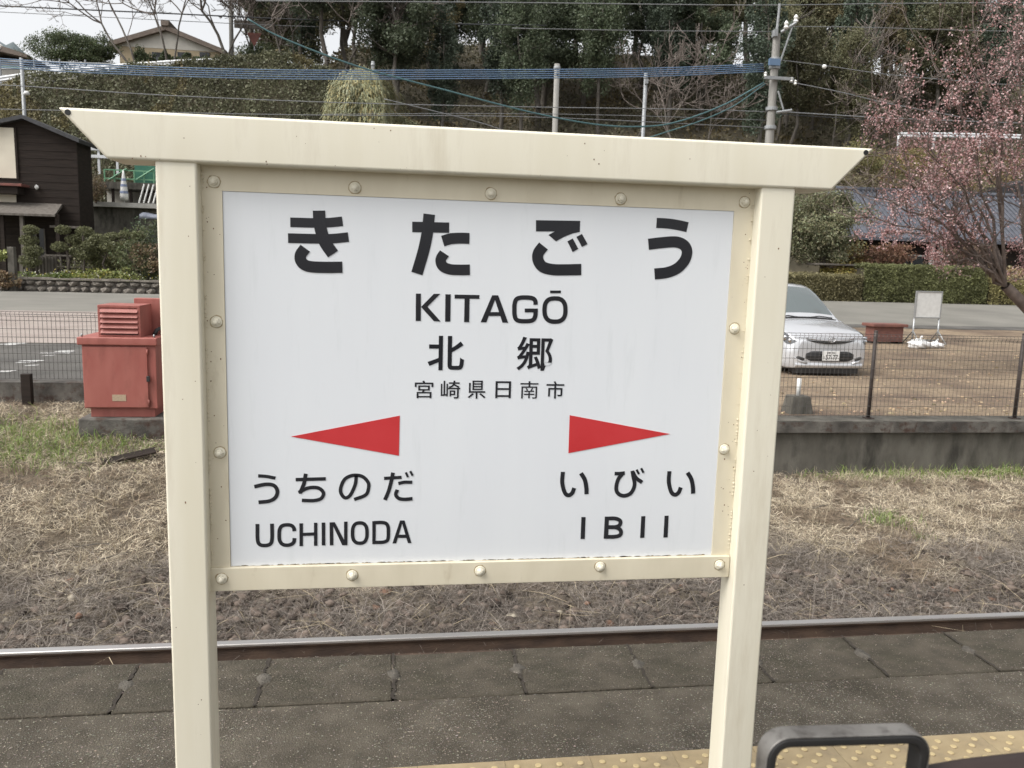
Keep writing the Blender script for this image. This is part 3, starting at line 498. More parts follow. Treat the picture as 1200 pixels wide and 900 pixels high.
o = blades('withered_stems', 60000, 16, (-6.5, 10.5, 3.72, 5.4), lambda x, y, r: np.array([[.33, .29, .25]]) * r.uniform(.3, 1.3, (len(x), 1)), (.08, .24), (.0010, .0019), (.2, .3), lambda x, y, r: fbm(x, y, 1.9, 33) > r.uniform(.3, .7, len(x))); tag(o, kind='stuff')
tr_ = np.random.default_rng(88); TX, TY = tr_.uniform(-6.3, 10, 900), tr_.uniform(4.9, 8.3, 900)
def tuft_keep(x, y, r):
    h, _, _ = np.histogram2d(TX, TY, bins=[np.arange(-6.5, 10.6, .09), np.arange(4.8, 8.5, .09)]); i = np.clip(((x + 6.5) / .09).astype(int), 0, h.shape[0] - 1); j = np.clip(((y - 4.8) / .09).astype(int), 0, h.shape[1] - 1); return (h[i, j] > 0) & (y > 4.8)
o = blades('grass_tufts', 150000, 18, (-6.5, 10.5, 4.8, 8.5), lambda x, y, r: np.array([[.50, .43, .31]]) * r.uniform(.45, 1.2, (len(x), 1)), (.06, .17), (.0011, .0024), (.75, .35), tuft_keep); tag(o, kind='stuff')
def green_keep(x, y, r):
    n = fbm(x, y, 1.7, 61); a = np.exp(-(((x + 4.35) / 1.1) ** 2 + ((y - 7.15) / .45) ** 2)); b = np.exp(-(((x - 7.7) / 1.5) ** 2 + ((y - 7.25) / .22) ** 2)) + .6 * np.exp(-(((x - 5.6) / .7) ** 2 + ((y - 7.2) / .2) ** 2))
    c = np.exp(-(((x - 4.95) / .22) ** 2 + ((y - 5.75) / .16) ** 2)) + np.exp(-(((x - 5.1) / .12) ** 2 + ((y - 5.35) / .07) ** 2)); d = .10 * (y > 5.6)
    return (a * 3.2 + b * 1.3 + c + d) * (.4 + n) > r.uniform(.12, 1.15, len(x))
o = blades('green_grass', 130000, 7, (-6.5, 10.5, 5.0, 8.5), lambda x, y, r: np.array([[.20, .27, .075]]) * r.uniform(.5, 1.35, (len(x), 1)) * r.uniform(.85, 1.15, (len(x), 3)), (.05, .14), (.0018, .0042), (.75, .35), green_keep, 'leaf'); tag(o, kind='stuff')
# stones of the ballast
def rocks(name, n, seed, region, smin, smax, keepf, colf, zf, parent=None):
    r = np.random.default_rng(seed); x = r.uniform(region[0], region[1], n); y = region[2] + (region[3] - region[2]) * r.random(n) ** 1.4; k = keepf(x, y, r); x, y = x[k], y[k]; n = len(x)
    bm = bmesh.new(); bmesh.ops.create_icosphere(bm, subdivisions=1, radius=1); bv = np.array([v.co for v in bm.verts]); bf = np.array([[v.index for v in f.verts] for f in bm.faces]); bm.free()
    m = len(bv); s = smin + (smax - smin) * r.random(n) ** 2.6; V = bv[None] * r.uniform(.65, 1.25, (n, m, 1)); V = V * (r.uniform(.6, 1.3, (n, 1, 3)) * np.array([[[1, 1, .62]]])) * s[:, None, None]
    a = r.uniform(0, 6.28, n); ca, sa = np.cos(a)[:, None], np.sin(a)[:, None]; X = V[:, :, 0] * ca - V[:, :, 1] * sa; Y = V[:, :, 0] * sa + V[:, :, 1] * ca
    V[:, :, 0] = X + x[:, None]; V[:, :, 1] = Y + y[:, None]; V[:, :, 2] += (zf(x, y) + s * r.uniform(-.25, .3, n))[:, None]
    F = (bf[None] + (np.arange(n) * m)[:, None, None]).reshape(-1, 3); c = np.repeat(colf(x, y, r), m, 0)
    o = link(name, np_mesh(name, V.reshape(-1, 3), F, c), M['pebble'], parent); tag(o, kind='stuff'); return o
def rcol(x, y, r):
    n = len(x); c = np.array([[.125, .098, .08]]) * r.uniform(.3, 1.5, (n, 1)); red = r.random((n, 1)) < .025; pale = r.random((n, 1)) < np.where(x[:, None] < -1.5, .05, .015)
    c = np.where(red, np.array([[.19, .115, .08]]) * r.uniform(.6, 1.2, (n, 1)), c); return np.where(pale, np.array([[.34, .30, .235]]) * r.uniform(.6, 1.2, (n, 1)), c)
rocks('ballast_stones', 20000, 12, (-6, 9, 3.68, 5.3), .008, .056, lambda x, y, r: (fbm(x, y, 1.6, 77) * 1.25 - sstep(3.9, 5.3, y) * .6 + .12 * (x < 0)) > r.uniform(.1, .75, len(x)), rcol, zv)
rocks('ballast_stones', 4000, 14, (-6, 9, 1.6, 3.52), .015, .04, lambda x, y, r: x > -99, rcol, lambda x, y: zv(x, y))
rocks('ballast_stones', 260, 13, (-6, 9, 5.0, 7.3), .008, .03, lambda x, y, r: x > -99, lambda x, y, r: np.array([[.38, .35, .30]]) * r.uniform(.4, 1.2, (len(x), 1)), zv)
SL = ['short bare stick on the straw near the left photo edge, upper of the lower pair', 'dry stick low on the verge left of the sign post', 'dark dry stick just left of the left sign post, low down', 'short stick lying at the foot of the red cabinet plinth', 'long curved straw coloured stick across the green grass patch', 'dry stick on the straw just right of the right sign post', 'pale stick in the dead grass below the blossom tree', 'long bent dry stick in the pale straw on the right', 'small stick on dark ballast below the sign panel', 'dark stick among the straw by the left photo edge', 'pale stick on the straw left of the sign post, below the board', 'bent stick between green grass and left straw']
rs = random.Random(4)
for i, (px, py, Y, l) in enumerate([(62, 622, 4.9, .22), (95, 655, 4.6, .2), (118, 642, 4.75, .26), (150, 470, 7.2, .3), (83, 505, 6.6, .55), (960, 590, 6.2, .3), (1130, 625, 5.5, .35), (1000, 615, 5.7, .4), (640, 700, 4.3, .2), (60, 590, 5.3, .35), (130, 590, 5.2, .3), (100, 577, 5.4, .35)]):
    p = at(px, py, Y); p[2] = zv(p[0], p[1]) + .02; a = rs.uniform(-.5, .9); q = [(t * l * math.cos(a), t * l * math.sin(a) + .02 * math.sin(t * 4), .015 * math.sin(t * 3.1) + .01) for t in (-.5, -.2, .1, .5)]
    o = MB().tube(q, [.005, .007, .006, .003], 6).build('dry_stick', M['bark_pale'] if i % 3 else M['bark'], None, True, loc=p)
    tag(o, SL[i], 'stick', 'sticks lying on the verge')
p = at(150, 523, 6.75); p[2] = zv(p[0], p[1]) + .05
o = MB().box((-.26, -.06, -.01), (.26, .06, .01)).build('board', M['wood_dark'], bevel=.003, loc=p); o.rotation_euler = (.25, -.16, .35); tag(o, 'thin dark board lying tilted in grass before the red cabinet', 'board')

# ================================================================ walls and fences at the back of the verge
wall = empty('retaining_wall', (0.6, 7.4, -.75), 'stained concrete retaining wall with overhanging dark lip under the right fence', 'wall')
MB().box((0, 0, -.5), (17, .30, .535)).build('wall_face', M['conc'], wall)
lip = MB()
rs = random.Random(5); n = 120
for i in range(n):
    x0, x1 = 17 * i / n, 17 * (i + 1) / n
    lip.box((x0, -.075 + rs.uniform(-.004, .004), .537), (x1 - .0, .34, .672 + rs.uniform(-.004, .004)))
lip.build('coping', M['conc_dark'], wall)
MB().box((0, -.06, .6745), (17, .33, .6785)).build('coping_top', M['conc_light'] if 0 else M['conc'], wall)
kerb = empty('low_wall', (-12, 8.5, -.1), 'low dark mossy concrete wall below the left fence', 'wall')
MB().box((0, 0, -.3), (12.9, .22, .27)).build('wall_face', M['conc_dark'], kerb)
for px in (33,):
    b = at(px, 474, 8.35); t = at(px, 438, 8.35)
    o = MB().box((-.055, -.04, 0), (.055, .04, t[2] - b[2])).build('stake', M['wood_dark'], bevel=.008, loc=b); tag(o, 'short dark wooden stake standing against the low left wall', 'stake')

def mesh_fence(name, x0, x1, y, zb, h, posts, label, pitch=.055, hp=.12, slope=0):
    f = empty(name, (x0, y, zb), label, 'fence'); L = x1 - x0; r = .0026
    w = MB(); n = int(L / pitch)
    for i in range(n + 1):
        x = i * pitch; w.tube([(x, 0, .03 + x * slope), (x, 0, h - .07 + x * slope), (x, -.022, h - .045 + x * slope), (x, 0, h - .015 + x * slope)], r, 4, False)
    zs = [.04 + k * hp for k in range(int((h - .12) / hp) + 1)]
    o = w.build('vertical_wires', M['steel_wire'], f); tag(o, kind='stuff')
    for z, yy in [(z, -.004) for z in zs] + [(h - .07, -.004), (h - .045, -.026), (h - .015, -.004)]:
        MB().tube([(0, yy, z), (L, yy, z + L * slope)], .0030, 5).build('horizontal_wire', M['steel_wire'], f)
    for px in posts:
        p = MB().tube([(px, .035, -.02 + px * slope), (px, .035, h + .012 + px * slope)], .024, 10).build('post', M['brown_post'], f, True)
        MB().lathe([(.026, h + .012), (.026, h + .022), (.012, h + .032)], (px, .035, px * slope), 'z', 10).build('cap', M['brown_post'], p, True)
        MB().box((px - .05, -.02, -.005 + px * slope), (px + .05, .09, .012 + px * slope)).build('base_plate', M['brown_post'], p)
    return f
RP = [at(1019, 492, 7.5)[0] + 2.06 * k for k in range(-2, 4)]
mesh_fence('mesh_fence', 1.2, 12.2, 7.5, -.070, 1.085, [x - 1.2 for x in RP], 'brown welded mesh fence with round posts along the right car park')
LP = at(120, 447, 8.6)[0]
mesh_fence('mesh_fence', LP - 7.2, LP + .1, 8.6, .165, .86, [7.2, 5.2, 3.2, 1.2], 'low grey welded mesh fence left of the red cabinet', .05, .1)
# ================================================================ red cabinet on its plinth
bx = empty('equipment_cabinet', (-3.13, 7.3, -.03), 'salmon red steel cabinet with door and louvred vent box on top', 'cabinet')
def part(mb, name, m, par=bx, bevel=0, smooth=False, loc=None): return mb.build(name, m, par, smooth, bevel, loc)
part(MB().box((-.38, .01, .10), (.37, .62, .79)), 'body', M['cab'], bevel=.006)
part(MB().box((-.33, .05, .0), (.33, .58, .10)), 'base', M['cab'], bevel=.004)
part(MB().box((-.415, -.03, .79), (.395, .66, .875)), 'lid', M['cab'], bevel=.012)
dr = part(MB().box((-.365, -.012, .115), (.285, .0095, .772)), 'door', M['cab'], bevel=.005)
part(MB().box((.275, -.035, .40), (.31, -.0125, .46)), 'handle', M['black'], dr, .004)
part(MB().box((-.085, -.0155, .185), (.055, -.0125, .255)), 'name_plate', M['plate'], dr)
for z in (.17, .72): part(MB().tube([(.288, -.012, z - .03), (.288, -.012, z + .03)], .009, 8), 'hinge', M['cab'], dr, smooth=True)
for x in (-.37, .36): part(MB().lathe([(.010, 0), (.010, .03), (.004, .036)], (x, .0, .875), 'z', 8), 'lifting_eye', M['alu'], smooth=True)
vb = part(MB().box((-.215, .04, .876), (.215, .06, .895)).box((-.215, .04, 1.185), (.215, .06, 1.215)).box((-.215, .0401, .895), (-.19, .06, 1.185)).box((.19, .0401, .895), (.215, .06, 1.185)).box((-.215, .0605, .876), (.215, .46, 1.215)), 'vent_box', M['cab'], bevel=.004)
for k in range(5):
    z = .915 + k * .056
    part(MB().add([(-.19, .02, z), (.19, .02, z), (.19, .058, z + .05), (-.19, .058, z + .05), (-.19, .026, z - .003), (.19, .026, z - .003), (.19, .059, z + .044), (-.19, .059, z + .044)], [(0, 1, 2, 3), (4, 5, 6, 7), (0, 1, 5, 4), (0, 3, 7, 4), (1, 2, 6, 5)]), 'louvre', M['cab'], vb)
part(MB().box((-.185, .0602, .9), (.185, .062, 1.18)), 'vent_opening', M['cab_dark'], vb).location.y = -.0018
part(MB().box((.02, .50, .876), (.395, .64, 1.27)), 'rear_box', M['cab'], bevel=.006)
part(MB().tube([(.28, .3, .876), (.30, .34, .93), (.33, .42, .95), (.36, .46, .90)], .022, 8), 'cable_gland', M['black'], smooth=True)
pl = MB().box((-3.56, 7.24, -.75), (-2.66, 8.05, -.0305)).build('plinth', M['conc_dark'], bevel=.02); tag(pl, 'rough dark concrete plinth under the salmon red cabinet', 'plinth')

# ================================================================ car park, road
def lotz(x, y):
    A = np.interp(y, [7, 8.5, 14, 24, 36, 46], [.16, .15, .06, -.03, .03, .3]); B = np.interp(y, [7, 8.6, 12.3, 18, 24, 36, 46], [-.070, -.082, -.165, -.13, -.03, .43, .8])
    w = sstep(9, 22, y); t = sstep(-2.5 - 3.5 * w, 2.5 + 11.5 * w, x); return A * (1 - t) + B * t
fx = lambda x: 8.72 - 1.02 * sstep(-.5, 1.5, x)
def lot(name, x0, x1, v0, v1, material, dz=0, rough=0.0, nx=80, ny=40, seed=2):
    xs = np.linspace(x0, x1, nx); vs = np.linspace(0, 1, ny); X, Vv = np.meshgrid(xs, vs); Y0 = v0(X) if callable(v0) else v0 + 0 * X; Y = Y0 + (v1 - Y0) * Vv
    Z = lotz(X, Y) + dz + (fbm(X, Y, 1.5, seed) - .5) * rough; V = np.stack([X, Y, Z], -1).reshape(-1, 3); i = np.arange(ny - 1)[:, None] * nx + np.arange(nx - 1)[None]
    F = np.stack([i, i + 1, i + nx + 1, i + nx], -1).reshape(-1, 4); o = link(name, np_mesh(name, V, F, smooth=True), material); tag(o, kind='structure'); return o
lot('ground', -70, 100, fx, 47.5, M['terrain'], -.05)
lot('car_park', -40, 1.2, fx, 14.05, M['asph2'], 0)
lot('gravel_car_park', 1.2, 60, fx, 23.6, M['gravel_lot'], .0, .024, 160, 80)
lot('pavement', -40, 1.2, 14.05, 24, M['pink'], .01)
lot('road', -70, 100, 24.0, 35.2, M['road'], .0)
lot('road_edge', 1.2, 100, 23.4, 24.6, M['asph2'], .012)
big = MB().add([(-3000, -1500, -1.9), (3000, -1500, -1.9), (3000, 4000, -1.9), (-3000, 4000, -1.9)], [(0, 1, 2, 3)]).build('ground', M['terrain']); tag(big, kind='structure')
# pebbles of the gravel lot near the fence
def gcol(x, y, r): return np.array([[.31, .235, .155]]) * r.uniform(.45, 1.55, (len(x), 1)) * r.uniform(.93, 1.07, (len(x), 3))
rocks('gravel', 9000, 22, (3.2, 22, 7.85, 17), .008, .035, lambda x, y, r: fbm(x, y, .9, 8) > r.uniform(.2, .7, len(x)), gcol, lotz)
mk_ = MB(); rs = random.Random(9)
for (px, py) in [(4, 436), (12, 405), (36, 429), (60, 415), (75, 413), (56, 418), (36, 424), (68, 415), (77, 412), (8, 404), (18, 403), (30, 426), (2, 437)]:
    p = at(px, py, 20); k = (p - CAM); k /= np.linalg.norm(k); Yv = 8.8
    for Yv in np.arange(8.8, 16, .1):
        q = at(px, py, Yv)
        if q[2] <= lotz(q[0], q[1]): break
    l = rs.uniform(.07, .2); w = rs.uniform(.03, .06); z = lotz(q[0], q[1]) + .006; mk_.add([(q[0] - l, q[1] - w, z), (q[0] + l * .9, q[1] - w + .08, z), (q[0] + l, q[1] + w + .08, z), (q[0] - l * .9, q[1] + w, z)], [(0, 1, 2, 3)])
o = mk_.build('road_markings', M['paint']); tag(o, kind='structure')

# concrete pipe foot by the fence
b = at(933, 493, 7.95); b[2] = lotz(b[0], b[1]) - .01
o = empty('pipe_stand', b, 'square concrete foot holding a short white pipe behind the mesh fence', 'pipe stand')
m = MB(); m.v = [(-.165, -.14, 0), (.165, -.14, 0), (.165, .14, 0), (-.165, .14, 0), (-.125, -.1, .24), (.125, -.1, .24), (.125, .1, .24), (-.125, .1, .24)]; m.f = [(3, 2, 1, 0), (4, 5, 6, 7), (0, 1, 5, 4), (1, 2, 6, 5), (2, 3, 7, 6), (3, 0, 4, 7)]
m.build('foot', M['conc'], o, bevel=.015); MB().tube([(0, 0, .235), (0, 0, .46)], .028, 12).build('pipe', M['white'], o, True)

# ================================================================ the silver car
def cr(a, t):                                             # Catmull-Rom through rows of a
    n = len(a); i = np.clip(np.floor(t).astype(int), 0, n - 2); u = (t - i)[:, None, None]
    p1 = a[i]; p2 = a[i + 1]; p0 = np.where((i > 0)[:, None, None], a[np.maximum(i - 1, 0)], 2 * p1 - p2); p3 = np.where((i < n - 2)[:, None, None], a[np.minimum(i + 2, n - 1)], 2 * p2 - p1)
    return .5 * ((2 * p1) + (p2 - p0) * u + (2 * p0 - 5 * p1 + 4 * p2 - p3) * u ** 2 + (3 * p1 - p0 - 3 * p2 + p3) * u ** 3)
# stations: y, then ten points (x, z) of the half section from belly to roof
ST = [
 (.00, [(0, .22), (.50, .22), (.60, .27), (.63, .44), (.60, .58), (.56, .655), (.46, .685), (.33, .70), (.17, .71), (0, .715)]),
 (.06, [(0, .20), (.60, .20), (.71, .25), (.735, .44), (.71, .60), (.67, .69), (.55, .73), (.39, .75), (.2, .765), (0, .77)]),
 (.22, [(0, .19), (.68, .19), (.80, .25), (.815, .45), (.795, .63), (.755, .765), (.62, .80), (.44, .82), (.22, .835), (0, .84)]),
 (.50, [(0, .19), (.70, .19), (.835, .26), (.848, .47), (.835, .68), (.795, .825), (.66, .865), (.47, .885), (.24, .90), (0, .905)]),
 (.95, [(0, .19), (.70, .19), (.84, .26), (.852, .49), (.845, .74), (.79, .905), (.69, .94), (.52, .955), (.26, .97), (0, .975)]),
 (1.16, [(0, .19), (.70, .19), (.84, .26), (.852, .5), (.847, .78), (.81, .94), (.755, .965), (.69, .985), (.34, 1.015), (0, 1.025)]),
 (2.02, [(0, .19), (.70, .19), (.84, .26), (.852, .52), (.85, .85), (.805, .975), (.70, 1.27), (.575, 1.485), (.31, 1.535), (0, 1.55)]),
 (2.7, [(0, .19), (.70, .19), (.84, .26), (.852, .54), (.85, .89), (.815, .995), (.72, 1.32), (.60, 1.525), (.32, 1.58), (0, 1.59)]),
 (3.6, [(0, .19), (.70, .19), (.84, .28), (.85, .56), (.845, .92), (.81, 1.01), (.71, 1.31), (.59, 1.49), (.31, 1.54), (0, 1.55)]),
 (4.25, [(0, .22), (.66, .22), (.80, .30), (.82, .58), (.80, .92), (.77, 1.02), (.66, 1.25), (.54, 1.41), (.29, 1.45), (0, 1.46)]),
 (4.52, [(0, .28), (.58, .28), (.70, .36), (.72, .58), (.70, .85), (.68, .97), (.60, 1.08), (.48, 1.16), (.25, 1.19), (0, 1.2)])]
CXY = at(966, 440, 12.3)
car = empty('parked_car', (CXY[0], 12.18, lotz(CXY[0], 13.5)), 'silver people carrier parked on the gravel behind the mesh fence', 'car', rz=math.radians(-1))
A_ = np.array([[(p[0], s[0], p[1]) for p in s[1]] for s in ST]); SU, PU = 6, 5
tS = np.linspace(0, len(ST) - 1, (len(ST) - 1) * SU + 1); tP = np.linspace(0, 9, 9 * PU + 1)
G = cr(A_, tS); G = cr(G.transpose(1, 0, 2), tP).transpose(1, 0, 2); G[:, -1, 0] = 0; G[:, 0, 0] = 0
def carpart(name, sel, material, off=0.0, par=None):
    """quads of the body grid chosen by station and profile position, both sides"""
    V = []; F = []; n1 = len(tP)
    for sgn_ in (1, -1):
        Gs = G.copy(); Gs[:, :, 0] *= sgn_
        if off:
            du = np.gradient(Gs, axis=0); dv = np.gradient(Gs, axis=1); nn = np.cross(du, dv) * sgn_; nn /= np.linalg.norm(nn, axis=2, keepdims=True) + 1e-9
            Gs = Gs + nn * off * (1 if off else 0)
        b = len(V); V += [tuple(p) for p in Gs.reshape(-1, 3)]
        for i in range(len(tS) - 1):
            for j in range(n1 - 1):
                if sel((tS[i] + tS[i + 1]) / 2, (tP[j] + tP[j + 1]) / 2, sgn_):
                    q = (b + i * n1 + j, b + i * n1 + j + 1, b + (i + 1) * n1 + j + 1, b + (i + 1) * n1 + j); F.append(q if sgn_ < 0 else q[::-1])
    used = sorted({i for f in F for i in f}); rm = {k: i for i, k in enumerate(used)}; m = MB(); m.v = [V[k] for k in used]; m.f = [tuple(rm[i] for i in f) for f in F]
    o = m.build(name, material, par or car, True); return o
wind = lambda s, p, g: 5.12 < s < 5.97 and p > 6.95
sidew = lambda s, p, g: 5.6 < s < 8.8 and 5.25 < p < 6.8
lampq = lambda s, p, g: .70 < s < 2.7 and 3.75 + .22 * (s - .7) < p < 5.0 + .1 * (s - .7)
car.scale = (1, 1, 1.09); car.location.z -= .085
body = carpart('body', lambda s, p, g: not wind(s, p, g) and not sidew(s, p, g), M['silver'])
cap = MB(); ring = [tuple(G[0, j]) for j in range(len(tP))] + [(-G[0, j][0], G[0, j][1], G[0, j][2]) for j in range(len(tP) - 2, 0, -1)]
nr = len(ring); cap.v = [(x * q_, y - w_, .47 + (z - .47) * q_) for q_, w_ in ((1, 0), (.93, .004), (.8, .008), (.55, .011), (.25, .012)) for x, y, z in ring] + [(0, -.0125, .47)]
cap.f = [(r0 * nr + k, r0 * nr + (k + 1) % nr, (r0 + 1) * nr + (k + 1) % nr, (r0 + 1) * nr + k) for r0 in range(4) for k in range(nr)] + [(4 * nr + k, 4 * nr + (k + 1) % nr, 5 * nr) for k in range(nr)]; cap.build('front_bumper', M['silver'], car, True)
rc = MB(); ring = [tuple(G[-1, j]) for j in range(len(tP))] + [(-G[-1, j][0], G[-1, j][1], G[-1, j][2]) for j in range(len(tP) - 2, 0, -1)]; rc.v = ring; rc.f = [tuple(range(len(ring)))]; rc.build('tailgate', M['silver'], car)
carpart('windscreen', wind, M['glass'], .001); carpart('side_windows', sidew, M['glass'], .001)
for g0 in (1, -1):
    hm = MB(); nu, nv = 20, 8
    for u in np.linspace(0, 1, nu + 1):
        for v in np.linspace(0, 1, nv + 1):
            s_ = .62 + 2.3 * u; p_ = (4.72 - .80 * math.sin(math.pi * u ** .8)) * (1 - v) + (4.86 + .34 * u) * v; i_ = s_ * SU; j_ = p_ * PU; a_, b_ = int(i_), int(j_); f_, h_ = i_ - a_, j_ - b_
            q = (G[a_, b_] * (1 - f_) + G[a_ + 1, b_] * f_) * (1 - h_) + (G[a_, b_ + 1] * (1 - f_) + G[a_ + 1, b_ + 1] * f_) * h_
            k_ = .014 * math.sin(math.pi * min(max(u, .04), .96)) + .003; hm.v.append((g0 * (q[0] + k_ * .6), q[1] - k_ * .7, q[2] + k_ * .2))
    for u in range(nu):
        for v in range(nv): e_ = u * (nv + 1) + v; hm.f.append((e_, e_ + 1, e_ + nv + 2, e_ + nv + 1))
    h = hm.build('headlight', M['lens'], car, True)
    for iu, rr_ in ((6, .042), (11, .05)):
        q = hm.v[iu * (nv + 1) + 4]; MB().lathe([(rr_ * .35, -.012), (rr_ * .8, -.008), (rr_, .012)], (q[0] + g0 * .002, q[1], q[2]), 'y', 14).build('reflector', M['chrome'], h, True)
    MB().tube([(g0 * .50, -.012, .36), (g0 * .60, .002, .385), (g0 * .70, .075, .40)], [.022, .03, .02], 8).build('fog_lamp_recess', M['black'], car, True)
    MB().tube([(g0 * .44, -.036, .30), (g0 * .56, -.02, .325), (g0 * .68, .03, .40), (g0 * .745, .12, .45)], [.012, .016, .014, .008], 6).build('bumper_edge', M['silver'], car, True)
    mi = MB().lathe([(.02, -.03), (.085, -.01), (.095, .05), (.07, .09)], (0, 0, 0), 'y', 14); o = mi.build('mirror', M['silver'], car, True, loc=(g0 * .835, 1.62, 1.02)); o.scale = (.35, 1, .75)
    for yw in (.82, 3.55):
        ZW = (.318 + .085) / 1.09
        w = MB().lathe([(.20, -.10), (.30, -.10), (.318, -.07), (.318, .07), (.30, .10), (.20, .10)], (0, 0, 0), 'x', 28).build('wheel', M['rubber'], car, True, loc=(g0 * .74, yw, ZW)); w.scale = (1, 1, 1 / 1.09)
        MB().lathe([(.198, -.02), (.198, .085), (.05, .095)], (0, 0, 0), 'x', 20).build('rim', M['alu'], w, True)
ar = lambda y, x, z: (x, y, z)
def strip(pts, h, y_off, d, name, m):                     # curved bar across the nose
    b = MB(); n = len(pts)
    for x, y, z in pts: b.v += [(x, y - d, z - h(x)), (x, y - d, z + h(x)), (x, y + .05, z + h(x)), (x, y + .05, z - h(x))]
    for i in range(n - 1): b.f += [tuple(4 * i + q for q in (0, 1, 5, 4)), tuple(4 * i + q for q in (1, 2, 6, 5)), tuple(4 * i + q for q in (3, 0, 4, 7))]
    return b.build(name, m, car, True)
xs_ = np.linspace(-.47, .47, 21)
strip([(x, -.004 + .13 * abs(x) ** 2.2, .648 + .16 * x * x) for x in xs_], lambda x: .004 + .020 * max(0, 1 - (x / .47) ** 2), 0, .022, 'grille_slot', M['black'])
strip([(x, -.008 + .13 * abs(x) ** 2.2, .682 + .16 * x * x) for x in xs_], lambda x: .006, 0, .022, 'grille_bar', M['chrome'])
strip([(x, -.018 + .09 * abs(x) ** 2, .415) for x in np.linspace(-.47, .47, 21)], lambda x: .085 - .045 * max(0, abs(x) - .36) / .11, 0, .014, 'lower_intake', M['black'])
for z in (.37, .415, .46): strip([(x, -.02 + .09 * abs(x) ** 2, z) for x in np.linspace(-.45, .45, 15)], lambda x: .0045, 0, .020, 'intake_slat', M['rubber'])
strip([(x, -.03 + .10 * abs(x) ** 2.2, .262) for x in np.linspace(-.66, .66, 21)], lambda x: .034, 0, .016, 'bumper_lip', M['silver'])
MB().box((-.62, .02, .12), (.60, .3, .21)).build('undertray', M['black'], car)
npl = MB().box((-.165, -.062, .345), (.165, -.05, .51)).build('number_plate', M['white'], car, bevel=.004)
link('plate_number', fit_text('57-77', -.105, .135, .362, .445, -.0622, .0012, .012), M['ink'], npl)
link('plate_text', fit_text('300', .005, .075, .462, .495, -.0622, .0012, .008), M['ink'], npl)
link('plate_text', fit_text('宮崎', -.085, -.01, .462, .497, -.0622, .0012, .008), M['ink'], npl)
link('plate_text', fit_text('そ', -.15, -.12, .385, .42, -.0622, .0012, .008), M['ink'], npl)
em = MB()
def oval(cx, cz, rx, rz, y, r): return [(cx + rx * math.cos(a), y, cz + rz * math.sin(a)) for a in [2 * math.pi * k / 20 for k in range(21)]], r
for c in ((0, .70, .066, .044), (0, .70, .024, .042), (0, .722, .042, .018)):
    p, r = oval(*c, -.052, .0055); em.tube(p, r, 6, False)
em.build('badge', M['chrome'], car, True)
wp = MB()
for x0, x1 in ((-.60, -.02), (.04, .62)): wp.tube([(x0, 1.155, 1.0), ((x0 + x1) / 2, 1.13, 1.035), (x1, 1.16, 1.005)], .011, 6)
wp.build('wipers', M['black'], car, True)
MB().tube([(x, 1.13 - .03 * (1 - (x / .68) ** 2), 1.012 - .045 * (x / .68) ** 2) for x in np.linspace(-.68, .68, 13)], .016, 6).build('cowl', M['black'], car, True)
MB().box((-.09, 1.95, 1.40), (.09, 1.99, 1.45)).build('rear_view_mirror', M['black'], car)

# ================================================================ planter, notice board, bag
def ground_at(px, py, lo=9, hi=34):
    for Y in np.arange(lo, hi, .05):
        q = at(px, py, Y)
        if q[2] <= lotz(q[0], Y): return np.array([q[0], Y, float(lotz(q[0], Y))])
    return q
b = ground_at(1035, 402)
t = at(1035, 379, b[1]); hh = t[2] - b[2]; wd = (at(1056, 379, b[1]) - at(1015, 379, b[1]))[0]
o = empty('planter_box', b, 'faded red brown wooden box standing on gravel right of the silver car', 'box')
MB().box((-wd / 2 + .08, -.2, .05), (wd / 2 - .08, .2, hh - .08)).build('body', M['planter'], o, bevel=.01)
MB().box((-wd / 2, -.28, hh - .08), (wd / 2, .28, hh)).build('rim', M['planter'], o, bevel=.012)
for x in (-wd / 2 + .12, wd / 2 - .12): MB().box((x - .05, -.19, 0), (x + .05, .19, .05)).build('foot', M['wood_dark'], o)
b = ground_at(1083, 404)
t = at(1083, 341, b[1]); m_ = at(1083, 373, b[1]); hh = t[2] - b[2]; hm = m_[2] - b[2]; wd = (at(1099, 375, b[1]) - at(1067, 375, b[1]))[0] / 2
o = empty('notice_board', b, 'blank white board in aluminium frame standing on legs by gravel lot', 'notice board', rz=.05)
MB().box((-wd + .03, -.012, hm + .03), (wd - .03, .012, hh - .03)).build('face', M['board'], o)
for q in (((-wd, hh - .035), (wd, hh)), ((-wd, hm), (wd, hm + .035)), ((-wd, hm + .036), (-wd + .035, hh - .036)), ((wd - .035, hm + .036), (wd, hh - .036))):
    MB().box((q[0][0], -.025, q[0][1]), (q[1][0], .025, q[1][1])).build('frame_bar', M['alu'], o, bevel=.004)
for x in (-wd + .02, wd - .02):
    MB().tube([(x, 0, 0), (x, 0, hm)], .022, 8).build('leg', M['alu'], o, True)
    MB().tube([(x * 1.05, -.35, .02), (x, -.0, .38), (x * 1.05, .35, .02)], .016, 8).build('foot', M['alu'], o, True)
MB().tube([(-wd, 0, .12), (wd, 0, .12)], .014, 8).build('rung', M['alu'], o, True)
rs = random.Random(2)
